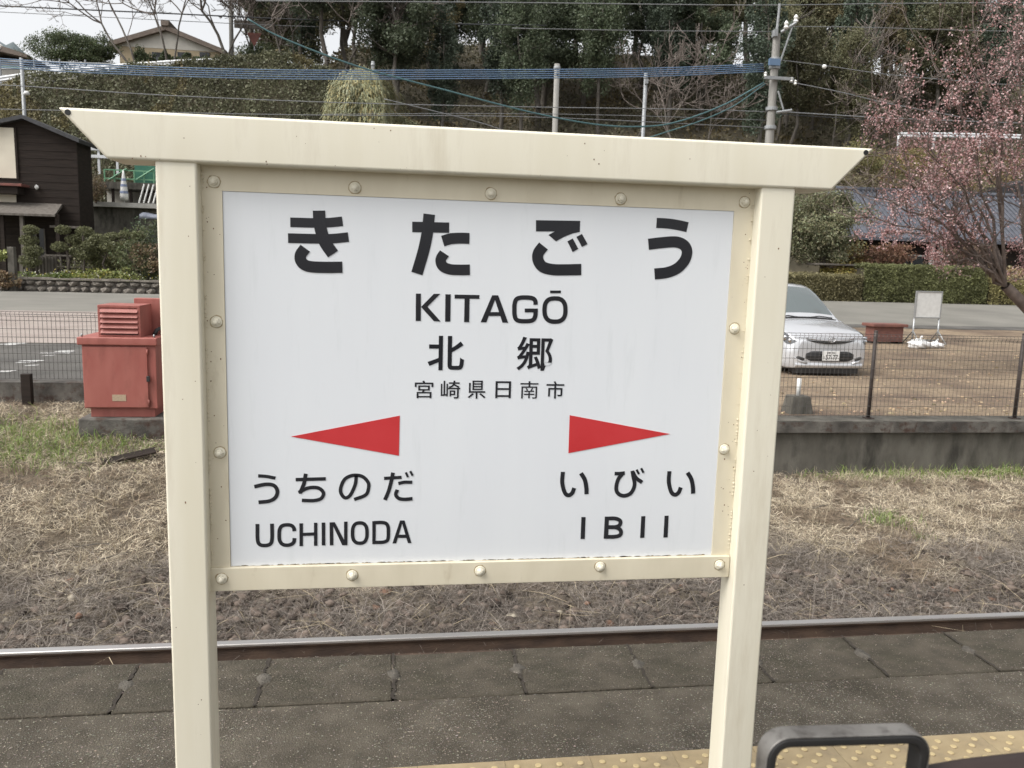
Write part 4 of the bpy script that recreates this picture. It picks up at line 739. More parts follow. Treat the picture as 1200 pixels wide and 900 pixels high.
for i, (px, s, lab) in enumerate([(1077, .21, 'left white plastic bag lying under the blank notice board'), (1096, .15, 'smaller right white plastic bag beside the notice board leg')]):
    bm = bmesh.new(); bmesh.ops.create_icosphere(bm, subdivisions=3, radius=1)
    for v in bm.verts:
        k = 1 + .25 * math.sin(v.co.x * 5 + i) * math.cos(v.co.y * 4) + .14 * math.sin(v.co.z * 9 + v.co.x * 7) + rs.uniform(-.05, .05); v.co *= k; v.co.z = max(v.co.z * .62, -.5); v.co.x *= 1.3
    me = bpy.data.meshes.new('plastic_bag'); bm.to_mesh(me); bm.free(); me.transform(Matrix.Scale(s, 4))
    p = ground_at(px, 408); o = link('plastic_bag', me, M['bag'], None, (p[0], p[1], p[2] + s * .5)); me.polygons.foreach_set('use_smooth', [True] * len(me.polygons)); tag(o, lab, 'plastic bag')
    MB().tube([(0, 0, s * .5), (.02, 0, s * .85), (.06, 0, s * .95)], [.03, .018, .03], 7).build('knot', M['bag'], o, True)

# ================================================================ train window in the foreground
tw = empty('train_window', (.05, -1.52, 1.40), 'blurred dark train window sill with worn grey metal latch loop', 'train window')
def rpath(hw, h, r, n=7):
    P = [(-hw, 0, -.05), (-hw, 0, h - r)]
    P += [(-hw + r - r * math.cos(a), 0, h - r + r * math.sin(a)) for a in np.linspace(.15, math.pi / 2, n)]
    P += [(hw - r + r * math.sin(a), 0, h - r + r * math.cos(a)) for a in np.linspace(0, math.pi / 2 - .15, n)]
    return P + [(hw, 0, h - r), (hw, 0, -.05)]
def ribbon(path, t0, t1, y0, y1, name, m):
    b = MB(); n = len(path); N = []
    for i in range(n):
        a = Vector(path[max(i - 1, 0)]); c = Vector(path[min(i + 1, n - 1)]); d = (c - a).normalized(); N.append(Vector((-d.z, 0, d.x)))
    for p, q in zip(path, N):
        p = Vector(p)
        for t, y in ((t0, y0), (t1, y0), (t1, y1), (t0, y1)): b.v.append((p.x + q.x * t, y, p.z + q.z * t))
    for i in range(n - 1): b.f += [tuple(4 * i + k for k in (j, (j + 1) % 4)) + tuple(4 * (i + 1) + k for k in ((j + 1) % 4, j)) for j in range(4)]
    b.f += [(0, 1, 2, 3), tuple(4 * (n - 1) + k for k in range(4))]
    return b.build(name, m, tw, bevel=.0012)
path = rpath(.0515, .0665, .013)
ribbon(path, -.0052, .0002, -.0056, .0074, 'latch_loop', M['handle_shade']).rotation_euler = (0, .03, 0)  # black stands in for shade on the near and inner faces of the handle
ribbon(path,   .0003, .0014, -.0052, .0074, 'latch_plate', M['handle']).rotation_euler = (0, .03, 0)
MB().tube([(-1.1, 0, -.003), (-.02, 0, .014), (.03, 0, .022), (.06, .0, .028), (.09, 0, .0312), (.13, 0, .0330), (1.2, 0, .047)], .012, 10).build('gasket', M['sill'], tw, True)
MB().box((-1.1, -.07, -.2), (1.2, .02, .012)).build('sill', M['sill'], tw, bevel=.01)
MB().box((-1.1, .0205, -1.5), (1.2, .10, -.12)).build('outer_panel', M['white'], tw, bevel=.005)
# ================================================================ foliage tools
def leaf_quads(P, s, r, aspect=.55, flat=0.0):
    """one leaf-shaped quad at every point; s is the leaf length"""
    n = len(P); u = r.normal(size=(n, 3)); u[:, 2] *= 1 - flat; u /= np.linalg.norm(u, axis=1, keepdims=True)
    v = r.normal(size=(n, 3)); v -= u * (u * v).sum(1, keepdims=True); v /= np.linalg.norm(v, axis=1, keepdims=True)
    s = np.broadcast_to(s, (n,))[:, None]; a = u * s * .5; b = v * s * .5 * aspect
    V = np.stack([P - a, P + b - a * .1, P + a, P - b - a * .1], 1).reshape(-1, 3); return V, np.arange(4 * n).reshape(n, 4)
def clumps(r, n, nc, rad, shell=.75, csize=.3, lo=-1, squash=.75):
    """points gathered in nc clumps spread over an uneven crown of radii rad; returns points and each point's clump"""
    d = r.normal(size=(nc, 3)); d /= np.linalg.norm(d, axis=1, keepdims=True); d[:, 2] = np.maximum(d[:, 2], lo)
    c = d * (shell + (1 - shell) * r.random((nc, 1)))**1.0 * r.uniform(.62, 1.12, (nc, 1)); k = r.integers(0, nc, n); cs = csize * r.uniform(.5, 1.35, (nc, 1))
    o = r.normal(size=(n, 3)); o /= np.linalg.norm(o, axis=1, keepdims=True); o *= r.random((n, 1)) ** .45; o[:, 2] *= squash
    return (c[k] + o * cs[k]) * np.array(rad), k
def leafcol(r, n, k, nc, base, var=.35, cvar=.35):
    b = np.array([base]) * (1 + cvar * r.uniform(-1, 1, (nc, 1)))[k] * (1 + var * r.uniform(-1, 1, (n, 1))) * r.uniform(.9, 1.1, (n, 3)); return np.repeat(np.clip(b, .004, .9), 4, 0)
def crown_mesh(name, seed, n, nc, rad, base, leaf, **kw):
    r = np.random.default_rng(seed); P, k = clumps(r, n, nc, rad, **kw); V, F = leaf_quads(P, r.uniform(.6, 1.3, n) * leaf, r); return np_mesh(name, V, F, leafcol(r, n, k, nc, base))
class Segs:
    """tapered branch pieces gathered as arrays"""
    def __init__(s): s.a = []; s.b = []; s.ra = []; s.rb = []
    def add(s, p, q, r0, r1): s.a.append(p); s.b.append(q); s.ra.append(r0); s.rb.append(r1)
    def mesh(s, name, n=5):
        a, b = np.array(s.a), np.array(s.b); t = b - a; t /= np.linalg.norm(t, axis=1, keepdims=True) + 1e-9
        ref = np.where(np.abs(t[:, 2:3]) > .9, [[1., 0, 0]], [[0, 0, 1.]]); u = np.cross(t, ref); u /= np.linalg.norm(u, axis=1, keepdims=True); w = np.cross(t, u)
        k = np.arange(n) * 2 * np.pi / n; ring = u[:, None] * np.cos(k)[None, :, None] + w[:, None] * np.sin(k)[None, :, None]
        V = np.concatenate([a[:, None] + ring * np.array(s.ra)[:, None, None], b[:, None] + ring * np.array(s.rb)[:, None, None]], 1).reshape(-1, 3)
        i = np.arange(n); f = np.stack([i, (i + 1) % n, (i + 1) % n + n, i + n], -1); F = (f[None] + (np.arange(len(a)) * 2 * n)[:, None, None]).reshape(-1, 4); return np_mesh(name, V, F, smooth=True)
def grow(sg, r, p, d, length, rad, depth, tips, spread=.55, up=.12, nseg=4, kids=(2, 3), wob=.16, shrink=.68, minr=.006, side=True):
    p = np.array(p, float); d = np.array(d, float); d /= np.linalg.norm(d); step = length / nseg
    for i in range(nseg):
        d = d + r.normal(size=3) * wob + np.array([0, 0, up]); d /= np.linalg.norm(d); q = p + d * step; r1 = max(rad * (1 - .30 * (i + 1) / nseg), minr)
        sg.add(p, q, max(rad * (1 - .30 * i / nseg), minr), r1)
        if depth > 0 and side and i >= 1 and r.random() < .55:
            e = d + r.normal(size=3) * spread * 1.3; grow(sg, r, q, e, length * shrink * r.uniform(.5, .9), r1 * .55, depth - 1, tips, spread, up, max(3, nseg - 1), kids, wob, shrink, minr, side)
        if depth <= 1: tips.append(q)
        p = q
    if depth > 0:
        for _ in range(r.integers(kids[0], kids[1] + 1)):
            e = d + r.normal(size=3) * spread; grow(sg, r, p, e, length * shrink * r.uniform(.8, 1.15), rad * .66, depth - 1, tips, spread, up, nseg, kids, wob, shrink, minr, side)

# ================================================================ terrain with the wooded hill
def hz(x, y):
    sh = (x + 17) * .145
    A = np.interp(y, [40, 46.5, 48, 53.2, 54, 58, 66, 90, 200], [.2, .6, 2.4, 12.3, 12.6, 13.6, 14.0, 15, 12]) + np.clip(sh, -2.6, 1.9) * sstep(48, 53, y) * (1 - .6 * sstep(54.5, 58, y))
    B = np.interp(y, [40, 46.5, 49.5, 53, 60, 75, 92, 130, 200], [.6, 1.0, 7.0, 8.6, 10.5, 18.5, 25, 20, 10])
    A = A + 6 * sstep(-9.5, -3, x) * sstep(58, 75, y); t = sstep(-9, 5, x); return A * (1 - t) + B * t + (fbm(x, y, .11, 41) - .5) * 2.2 * sstep(47, 54, y) * (.4 + .6 * sstep(-8, 3, x))
sheet('hillside', np.linspace(-110, 150, 200), np.concatenate([np.linspace(46, 56, 34), np.linspace(56.5, 200, 70)]), hz, M['terrain'])
r = np.random.default_rng(3)
mx_ = np.linspace(-900, -200, 90); ridge = np.interp(mx_, [-900, -560, -500, -470, -440, -400, -330, -200], [195, 218, 214, 238, 238, 220, 170, 70]) + (fbm(mx_, mx_ * 0, .02, 8) - .5) * 30
V = []; F = []
for j, (yy, k) in enumerate([(900, 0), (960, .45), (1010, .8), (1060, 1.0), (1150, .6), (1250, 0)]):
    for x, h in zip(mx_, ridge): V.append((x * 1.0, yy, -2 + h * k + (r.random() - .5) * 8 * k))
for j in range(5):
    for i in range(89): a = j * 90 + i; F.append((a, a + 1, a + 91, a + 90))
o = link('mountain', np_mesh('mountain', np.array(V), np.array(F), smooth=True), M['mountain']); tag(o, kind='structure')

# low evergreen scrub that covers the bank below the guardrail, and the rough scrub on the right
def scrub(name, n, reg, base, leaf, seed, keep=None, zoff=.25):
    r = np.random.default_rng(seed); x = r.uniform(reg[0], reg[1], n); y = r.uniform(reg[2], reg[3], n)
    if keep is not None: k = keep(x, y, r); x, y = x[k], y[k]
    n = len(x); hgt = fbm(x, y, .55, seed + 1); P = np.stack([x, y, hz(x, y) + zoff + (hgt - .35) * 1.7 * r.random(n) ** .5 + r.normal(0, .12, n)], -1)
    V, F = leaf_quads(P, r.uniform(.6, 1.3, n) * leaf, r); tint = (.65 + .8 * fbm(x, y, .9, seed + 3))[:, None] * np.where(fbm(x, y, .35, seed + 5)[:, None] > .56, np.array([[1.22, 1.06, .9]]), 1)
    c = np.repeat(np.array([base]) * tint * r.uniform(.6, 1.45, (n, 1)), 4, 0); o = link(name, np_mesh(name, V, F, c), M['leaf']); tag(o, kind='stuff'); return o
scrub('bank_shrubs', 120000, (-30, 4, 47.2, 53.7), (.13, .132, .08), .17, 51)
scrub('hillside_scrub', 70000, (-4, 60, 47.0, 60), (.15, .13, .075), .22, 52)
scrub('forest_undergrowth', 60000, (-12, 75, 55, 92), (.115, .108, .068), .3, 53)

# ================================================================ left: stone wall, dark house, garden, terrace
Yw = 35.4
sw = empty('stone_wall', (-19, Yw, .0), 'low dry stone garden wall along the far side of the road', 'wall')
MB().box((0, .12, -.3), (11.2, .4, .50)).build('wall_core', M['conc_dark'], sw)
rs = random.Random(21); stones = []
for k in range(6):
    bm = bmesh.new(); bmesh.ops.create_icosphere(bm, subdivisions=1, radius=1)
    for v in bm.verts: v.co *= rs.uniform(.72, 1.12)
    me = bpy.data.meshes.new('stone'); bm.to_mesh(me); bm.free(); me.materials.append(M['stone']); stones.append(me)
for row in range(2):
    x = .1 + row * .2
    while x < 11:
        w = rs.uniform(.36, .56); o = link('stone', rs.choice(stones), None, sw, (x + w / 2, .12, .12 + row * .27 + rs.uniform(-.02, .02))); o.scale = (w / 2 * 1.08, .17, .16 if row == 0 else .14); o.rotation_euler = (0, rs.uniform(-.25, .25), 0); x += w
cp = MB()
for k in range(28): cp.box((k * .4, -.04, .52 + rs.uniform(-.01, .01)), (k * .4 + .39, .42, .60 + rs.uniform(-.015, .03)))
cp.build('coping', M['stone'], sw)
lot('garden', -22, -4, 35.7, 47.5, mat('garden_grass', (.07, .085, .03), (.13, .13, .06), 2, .95, 1, 20), .42, .2)
Yh = 41.0
hs_ = empty('wooden_house', (-18, Yh, .3), 'dark brown boarded two storey house with cream wall panel and porch', 'house')
O = np.array([-18, Yh, .3])
def L(px, py, y=Yh): q = at(px, py, y) - O; return q
def hp(mb, name, m, par=hs_, bevel=0): return mb.build(name, m, par, False, bevel)
xr = L(93, 240)[0]; zr = L(105, 166)[2]; xk = L(30, 138)[0]; zk = L(30, 140)[2]
wl = hp(MB().prism([(-7, -.4), (xr, -.4), (xr, zr), (xk, zk), (-7, zk - 1.9)], 0, 1.9), 'wall', M['wood_dark'])
for i in range(22):                                             # horizontal boards with shadow gaps
    z = i * .36; top = zr + (zk - zr) * 0
    x1 = xr - .02 if z + .35 < zr else xr - .02 - (z + .35 - zr) / (zk - zr) * (xr - xk)
    if x1 - (-6.9) > .5 and z < zk - .4: o = hp(MB().add([(-6.9, -.006, z), (x1, -.006, z), (x1, -.014, z + .012), (-6.9, -.014, z + .012), (-6.9, -.004, z + .35), (x1, -.004, z + .35)], [(0, 1, 3, 2), (2, 3, 5, 4)]), 'board', M['wood_dark'], wl)
rf = hp(MB().prism([(xr + .25, zr - .12), (xr + .25, zr + .06), (xk, zk + .16), (xk, zk - .02)], -.4, 2.1).prism([(xk, zk - .02), (xk, zk + .16), (-7.5, zk - 1.9), (-7.5, zk - 2.1)], -.4, 2.1), 'roof', M['tile_dark'])
a = L(-45, 147, Yh - .05); c = L(19.5, 209, Yh - .05); hp(MB().box((a[0], -.06, c[2]), (c[0], -.034, a[2])), 'plaster_panel', M['plaster'])
hp(MB().box((c[0] + .0, -.075, c[2] - .05), (c[0] + .1, -.03, a[2] + .05)), 'panel_trim', M['wood_dark'])
a = L(-40, 211, Yh - .6); c = L(29, 219, Yh - .6); hp(MB().prism([(a[0], c[2]), (c[0], c[2]), (c[0], c[2] + .12), (a[0], c[2] + .12)], -.95, -.05), 'awning', M['awning'], bevel=.01)
hp(MB().box((a[0], -.8, c[2] - .35), (c[0] - .25, -.05, c[2] - .01)), 'awning_beam', M['wood_dark'])
a = L(-40, 223, Yh); c = L(20, 239, Yh); hp(MB().box((a[0], -.06, c[2]), (c[0], -.034, a[2])), 'plaster_panel', M['plaster'])
q = L(40, 219, Yh - .2); hp(MB().lathe([(.05, 0), (.13, .06), (.05, .16)], (q[0], -.1, q[2]), 'x', 10), 'wall_lamp', M['white'])
a = L(-10, 254, Yh - 2); c = L(62, 249, Yh - 2)                  # porch roof and its posts
pr = hp(MB().add([(a[0] - 2, -1.8, c[2] - .18), (c[0], -1.8, c[2] - .18), (c[0] - .3, -.05, c[2] + .35), (a[0] - 2, -.05, c[2] + .35), (a[0] - 2, -1.8, c[2] - .08), (c[0], -1.8, c[2] - .08), (c[0] - .3, -.05, c[2] + .5), (a[0] - 2, -.05, c[2] + .5)], [(3, 2, 1, 0), (4, 5, 6, 7), (0, 1, 5, 4), (1, 2, 6, 5), (2, 3, 7, 6), (3, 0, 4, 7)]), 'porch_roof', M['wood_grey'])
for px in (-6, 17.5, 60):
    q = L(px, 270, Yh - 2.3); hp(MB().box((q[0] - .08, -1.6, 0), (q[0] + .08, -1.45, c[2] - .05)), 'porch_post', M['wood_grey'] if px == 17.5 else M['wood_dark'])
a = L(62, 262, Yh - 1); c = L(96, 268, Yh - 1); hp(MB().box((a[0], -1.4, c[2]), (c[0], -.05, c[2] + .1)), 'eave', M['wood_grey']); hp(MB().box((a[0] + .6, -1.0, c[2] - .5), (c[0] + .3, -.05, c[2] - .42)), 'eave', M['wood_grey'])
for px0, px1 in ((26, 34), (36, 44), (46, 54)):
    a = L(px0, 268); c = L(px1, 318); wf = hp(MB().box((a[0], -.05, c[2]), (c[0], -.033, a[2])), 'window', M['window']); hp(MB().box((c[0] + .01, -.075, c[2]), (c[0] + .07, -.033, a[2])), 'frame', M['wood_grey'], wf)
# bamboo screen and little railing by the porch
a = at(24, 332, 37.5); c = at(66, 300, 38.5)
o = empty('bamboo_screen', (a[0], 37.5, .45), 'weathered grey board screen beside the dark house porch', 'screen fence')
for i in range(11):
    x = i * (c[0] - a[0]) / 10; MB().box((x, -.02 + i * .06, 0), (x + .15, .02 + i * .06, 1.05 + .03 * math.sin(i * 2))).build('slat', M['wood_grey'], o)
a = at(18, 343, 35.2); o = MB().box((-.13, -.13, 0), (.13, .13, 1.85)).build('gate_pillar', M['conc'], bevel=.02, loc=(a[0] - .05, 35.2, .0)); tag(o, 'grey stone gate pillar at the end of the stone garden wall', 'pillar')
a = at(78, 306, 39); o = empty('railing', (a[0] - .9, 39, .9), 'small grey wooden railing behind the clipped garden trees', 'railing')
for i in range(7): MB().box((i * .3, 0, 0), (i * .3 + .07, .05, .6)).build('baluster', M['wood_grey'], o)
MB().box((-.05, -.02, .6), (2.0, .07, .67)).build('top_bar', M['wood_grey'], o); MB().box((-.05, -.02, .1), (2.0, .07, .15)).build('bottom_bar', M['wood_grey'], o)

# terrace building with the green railing
Yt = 45.5
O = np.array([-14.5, Yt, 3.5]); tb = empty('terrace', O, 'grey concrete terrace with green railing between dark house and sign', 'terrace')
a = L(108, 212, Yt); c = L(190, 207, Yt); u = L(150, 238, Yt)
tr_ = hp(MB().box((a[0], 0, a[2] - .35), (c[0] + 6, 3.0, a[2])), 'upper_slab', M['conc'], tb)
hp(MB().box((a[0] - .2, -.4, u[2] - .25), (c[0] + 6, 3.0, u[2])), 'lower_slab', M['conc_light'], tb)
hp(MB().box((a[0], 2.2, u[2]), (c[0] + 6, 2.5, a[2] - .35)), 'back_wall', M['greywall'], tb)
hp(MB().box((a[0] - .2, 0, -4), (c[0] + 6, 2.5, u[2] - .26)), 'lower_wall', M['conc'], tb)
for px in (112, 131, 152, 172): q = L(px, 220, Yt); hp(MB().box((q[0] - .06, .1, u[2]), (q[0] + .06, .22, a[2] - .35)), 'column', M['wood_dark'], tb)
h1 = L(120, 199, Yt)[2]; x0 = L(121, 200, Yt)[0]
for z in (h1, h1 - .45): hp(MB().box((x0, .05, z), (c[0] + 6, .11, z + .06)), 'rail', M['green_paint'], tb)
for i in range(16): hp(MB().box((x0 + i * .5, .045, a[2]), (x0 + i * .5 + .06, .115, h1)), 'baluster', M['green_paint'], tb)
for px, s in ((128, 1), (160, 1)): q = L(px, 208, Yt); hp(MB().tube([(q[0], .0, q[2] - .1), (q[0] + .9, .0, q[2] + .5)], .04, 6), 'brace', M['green_paint'], tb)
gp = hp(MB().box((L(155, 200, Yt)[0], .4, a[2]), (L(180, 200, Yt)[0], .45, h1 + .6)), 'green_panel', mat('green_net', (.035, .13, .09), (.05, .17, .11), 4, .8), tb)
q = at(146, 238, 45.2); o = empty('parasol', q, 'closed white and blue patio parasol standing on the terrace', 'parasol')
MB().tube([(0, 0, 0), (0, 0, 1.75)], .025, 8).build('pole', M['white'], o); MB().lathe([(.20, .15), (.22, .35), (.16, .9), (.07, 1.5), (.02, 1.72)], (0, 0, 0), 'z', 9).build('canopy', M['white'], o, True)
for z, rr_ in ((.5, .212), (.85, .172), (1.15, .132)): MB().lathe([(rr_, z), (rr_ - .02, z + .13)], (0, 0, 0), 'z', 9).build('blue_band', M['blue'], o)
q = at(176, 238, 45.2); o = empty('deck_chairs', q, 'row of white folded chairs leaning on the terrace right of parasol', 'folded chairs')
for i in range(6): MB().tube([(-.6 + i * .24, .1, 0), (-.35 + i * .24, .3, 1.0)], .045, 6).build('chair_frame', M['white'], o)
q = at(106, 188, 46.8); o = empty('white_railing', (q[0], 46.8, q[2] - .3), 'short white pipe railing above the terrace by the dark house', 'railing')
for z in (.85, .45): MB().box((-1, -.03, z), (2.2, .03, z + .16)).build('rail', M['guard'], o)
for x in (-.6, .35, 1.3): MB().box((x, .031, -.4), (x + .12, .12, .9)).build('post', M['guard'], o)
q = at(178, 246, 41); o = link('blue_sheet', crown_mesh('blue_sheet', 5, 10, 3, (.1, .1, .1), (.1, .1, .1), .1), M['leaf']); bpy.data.objects.remove(o)
m = MB(); xs_ = np.linspace(0, 1.7, 9)
for x in xs_: m.v += [(x, 0, 0), (x, .1, .35 + .08 * math.sin(x * 5)), (x, .8, .5 + .07 * math.sin(x * 4 + 1))]
for i in range(8): m.f += [(3 * i, 3 * i + 3, 3 * i + 4, 3 * i + 1), (3 * i + 1, 3 * i + 4, 3 * i + 5, 3 * i + 2)]
q = at(163, 256, 42); o = m.build('tarpaulin', M['tarp'], None, True, loc=q); o.scale = (.75, .75, .6); so_ = o.modifiers.new('s', 'SOLIDIFY'); so_.thickness = .03; tag(o, 'grey blue tarpaulin spread behind the garden shrubs below the terrace', 'tarpaulin')

# garden shrubs: cloud-pruned trees and bushes
def cloud_tree(base, pads, h, seed, label, col=(.15, .155, .08)):
    r = np.random.default_rng(seed); o = empty('pruned_tree', base, label, 'garden tree', 'cloud pruned garden trees')
    sg = Segs(); p = np.zeros(3)
    for i in range(5): q = np.array([r.normal(0, .05), r.normal(0, .05), h * (i + 1) / 5]); sg.add(p, q, .07 * (1 - i * .15), .07 * (1 - (i + 1) * .15)); p = q
    for x, z, s in pads: sg.add((0, 0, z * .8), (x, 0, z), .03, .02)
    link('trunk', sg.mesh('trunk'), M['bark'], o)
    for x, z, s in pads:
        n = int(900 * s / .4); P = r.normal(size=(n, 3)); P /= np.linalg.norm(P, axis=1, keepdims=True); P *= (r.random((n, 1)) ** .3) * np.array([[s, s * .8, s * .62]]); P += (x, r.uniform(-.2, .2), z)
        V, F = leaf_quads(P, r.uniform(.05, .11, n), r); c = np.repeat(np.array([col]) * r.uniform(.5, 1.5, (n, 1)), 4, 0); link('foliage_pad', np_mesh('foliage_pad', V, F, c), M['leaf'], o)
    return o
for i, (px, py, pads, h, lab) in enumerate([
 (40, 333, [(0, 2.2, .36), (-.1, 1.75, .42), (.1, 1.3, .45), (-.05, .85, .5)], 2.2, 'pruned garden tree of stacked leafy pads before the porch'),
 (82, 338, [(-.1, 2.25, .34), (.25, 1.85, .36), (-.3, 1.5, .38), (.3, 1.25, .3)], 2.2, 'pruned garden tree left of the middle beside the railing'),
 (101, 338, [(0, 2.2, .4), (-.35, 1.8, .35), (.3, 1.6, .42), (0, 1.2, .4)], 2.1, 'pruned garden tree in the middle of the stone walled garden'),
 (124, 340, [(-.2, 1.9, .36), (.35, 2.0, .38), (.25, 1.6, .44), (-.3, 1.35, .4), (.9, 2.1, .34), (1.5, 2.1, .34)], 2.0, 'pruned garden tree with wide side pads below the round bush')]):
    b = at(px, py, 37.2); b[2] = .42; cloud_tree(b, pads, h, 60 + i, lab)
def bush(base, rad, n, seed, label, col, leaf=.14, cat='bush', group=None, nc=40):
    o = empty('bush', base, label, cat, group); link('foliage', crown_mesh('foliage', seed, int(n * 1.7), nc, rad, tuple(v * 1.6 for v in col), leaf * .75, shell=.55, csize=.42, lo=-.5), M['leaf'], o, (0, 0, rad[2] * .75))
    sg = Segs(); r = np.random.default_rng(seed)
    for _ in range(7): sg.add((0, 0, 0), (r.uniform(-.6, .6) * rad[0], r.uniform(-.6, .6) * rad[1], rad[2] * r.uniform(.7, 1.2)), .035, .012)
    link('stems', sg.mesh('stems'), M['bark'], o); return o
for px, py, Y, rad, n, lab, col in [
 (133, 300, 39.5, (2.0, 1.3, 1.15), 3600, 'large rounded olive green bush below the terrace', (.10, .10, .05)),
 (170, 330, 37.0, (1.3, 1.0, 1.5), 2600, 'dense dark green shrub at the right end of the garden', (.07, .08, .04)),
 (172, 296, 40.5, (1.0, .9, 1.6), 2000, 'tall dusky green shrub before the blue tarpaulin', (.055, .07, .045)),
 (178, 318, 36.6, (.8, .7, .9), 1400, 'brownish low shrub against the sign post', (.10, .075, .045)),
 (112, 335, 36.3, (1.3, .5, .45), 1300, 'low yellow green plants growing on the stone wall', (.15, .16, .05)),
 (145, 336, 36.4, (.9, .5, .5), 1100, 'leafy green plants over the stone wall right of centre', (.12, .13, .05)),
 (60, 334, 36.3, (1.4, .5, .35), 1300, 'low green plants by the grey board screen', (.10, .125, .04)),
 (8, 338, 35.0, (.6, .4, .45), 800, 'pot plants with brownish leaves before the gate pillar', (.12, .085, .05)),
 (112, 222, 44.8, (.5, .5, .95), 900, 'brownish shrub at the left end of green railing', (.14, .11, .07)),
 (104, 290, 38.6, (.6, .6, .8), 900, 'dark shrub at the corner of the dark house', (.06, .065, .035)),
 (0, 300, 35.2, (.35, .3, .3), 400, 'small yellow green shrub at the left photo edge', (.17, .19, .07))]:
    b = at(px, py, Y); b[2] = b[2] - rad[2] * (.75 if py < 310 else 0.1); bush(b, rad, n, int(px * 3 + py), lab, col)
r = np.random.default_rng(8); n = 150; x = r.uniform(-16, -9, n); P = np.stack([x, r.uniform(35.7, 36.4, n), .62 + r.uniform(0, .35, n)], -1); V, F = leaf_quads(P, .09, r)
o = link('garden_flowers', np_mesh('garden_flowers', V, F, np.repeat(np.where(r.random((n, 1)) < .6, [[.6, .58, .5]], [[.5, .42, .1]]), 4, 0)), M['petal']); tag(o, kind='stuff')
# slim lamp pole by the house
a = at(29, 140, 44); t = at(25, 68, 44); o = empty('slim_pole', (a[0], 44, 1), 'slim grey steel pole with small white lamp above dark house roof', 'pole')
MB().tube([(0, 0, 0), (0, 0, t[2] - 1)], .09, 10).build('shaft', M['galv'], o, True); q = at(30, 112, 44); MB().lathe([(.06, 0), (.16, .05), (.1, .2)], (.2, -.1, q[2] - 1), 'z', 10).build('lamp', M['white'], o, True); MB().tube([(0, 0, q[2] - 1.0), (.2, -.1, q[2] - .9)], .03, 6).build('bracket', M['galv'], o)

# ================================================================ hill road with guardrail, fence rails, hill houses
def guardrail(pts, label, post_px=None, nm='guardrail', w=.32):
    o = empty(nm, pts[0], label, 'guardrail'); P = [np.array(p) - pts[0] for p in pts]
    for i in range(len(P) - 1):
        a, c = P[i], P[i + 1]; m = MB(); q = [(0, 0), (-.05, .06), (-.02, .13), (-.02, .17), (-.05, .24), (0, w)]
        m.v = [(a[0], a[1] + y, a[2] + z) for y, z in q] + [(c[0], c[1] + y, c[2] + z) for y, z in q]; m.f = [(k, k + 1, k + 7, k + 6) for k in range(5)]; m.build('beam', M['guard'], o)
    L_ = sum(np.linalg.norm(P[i + 1] - P[i]) for i in range(len(P) - 1)); n = int(L_ / 3.2)
    for k in range(n + 1):
        t = k / n * (len(P) - 1); i = min(int(t), len(P) - 2); q = P[i] + (P[i + 1] - P[i]) * (t - i); MB().tube([(q[0], q[1] + .1, q[2] - .8), (q[0], q[1] + .1, q[2] + w + .02)], .07, 8).build('post', M['guard'], o, True)
    return o
guardrail([at(px, py, 53.6) for px, py in ((-60, 104), (0, 96), (45, 89), (90, 86), (140, 81), (210, 76), (268, 74))], 'long white guardrail climbing along the hill road on the left')
guardrail([at(px, py, 50.0) for px, py in ((1054, 161), (1110, 161), (1190, 163), (1290, 166))], 'white guardrail on the hillside behind the pink blossom tree')
o = empty('pipe_fence', at(0, 70, 55), 'grey pipe fence with slim posts beyond the left guardrail', 'fence'); P0 = at(0, 70, 55)
pf = [at(px, py, 55) - P0 for px, py in ((-60, 70), (0, 70), (40, 70), (70, 71), (100, 72), (131, 73), (165, 76))]
for dz in (0, -.45, -.85): MB().tube([(p[0], p[1], p[2] + dz - .1) for p in pf], .05, 6).build('rail', M['galv'], o, True)
for p in pf: MB().tube([(p[0], p[1], p[2] - 2.2), (p[0], p[1], p[2] + .1)], .06, 6).build('post', M['galv'], o)
xs_ = np.linspace(-45, 4, 50); m = MB()
for x in xs_: m.v += [(x, 53.9, float(hz(x, 53.9)) + .06), (x, 57.5, float(hz(x, 57.5)) + .06)]
for i in range(49): m.f.append((2 * i, 2 * i + 2, 2 * i + 3, 2 * i + 1))
o = m.build('hill_road', M['road']); tag(o, kind='structure')
# gable house on the hill
Yg = 66.0; O = at(195, 75, Yg); O[2] = 12.5; gh = empty('hill_house', O, 'house on the hill with brown gable roof and ochre lower wall', 'house')
pk = L(195, 33, Yg); le = L(128, 54, Yg); re = L(266, 64, Yg); wl_ = L(140, 60, Yg); wr = L(258, 60, Yg); mid = L(190, 57, Yg)
hp(MB().prism([(wl_[0], 0), (wr[0], 0), (wr[0], mid[2]), (wl_[0], mid[2])], 0, 10), 'lower_wall', M['ochre'], gh)
hp(MB().prism([(wl_[0], mid[2] + .002), (wr[0], mid[2] + .002), (wr[0], re[2] + .5), (pk[0], pk[2] - .25), (wl_[0], le[2] + .3)], -.02, 10), 'gable_wall', M['greywall'], gh)
rf = hp(MB().prism([(le[0], le[2] - .1), (le[0], le[2] + .25), (pk[0], pk[2] + .15), (pk[0], pk[2] - .2)], -.35, 10.5).prism([(pk[0], pk[2] - .2), (pk[0], pk[2] + .15), (re[0], re[2] + .25), (re[0], re[2] - .1)], -.35, 10.5), 'roof', M['tile_brown'], gh)
hp(MB().box((pk[0] - .3, -.45, pk[2] + .05), (pk[0] + .3, 10.5, pk[2] + .5)), 'ridge', M['tile_brown'], rf, .05)
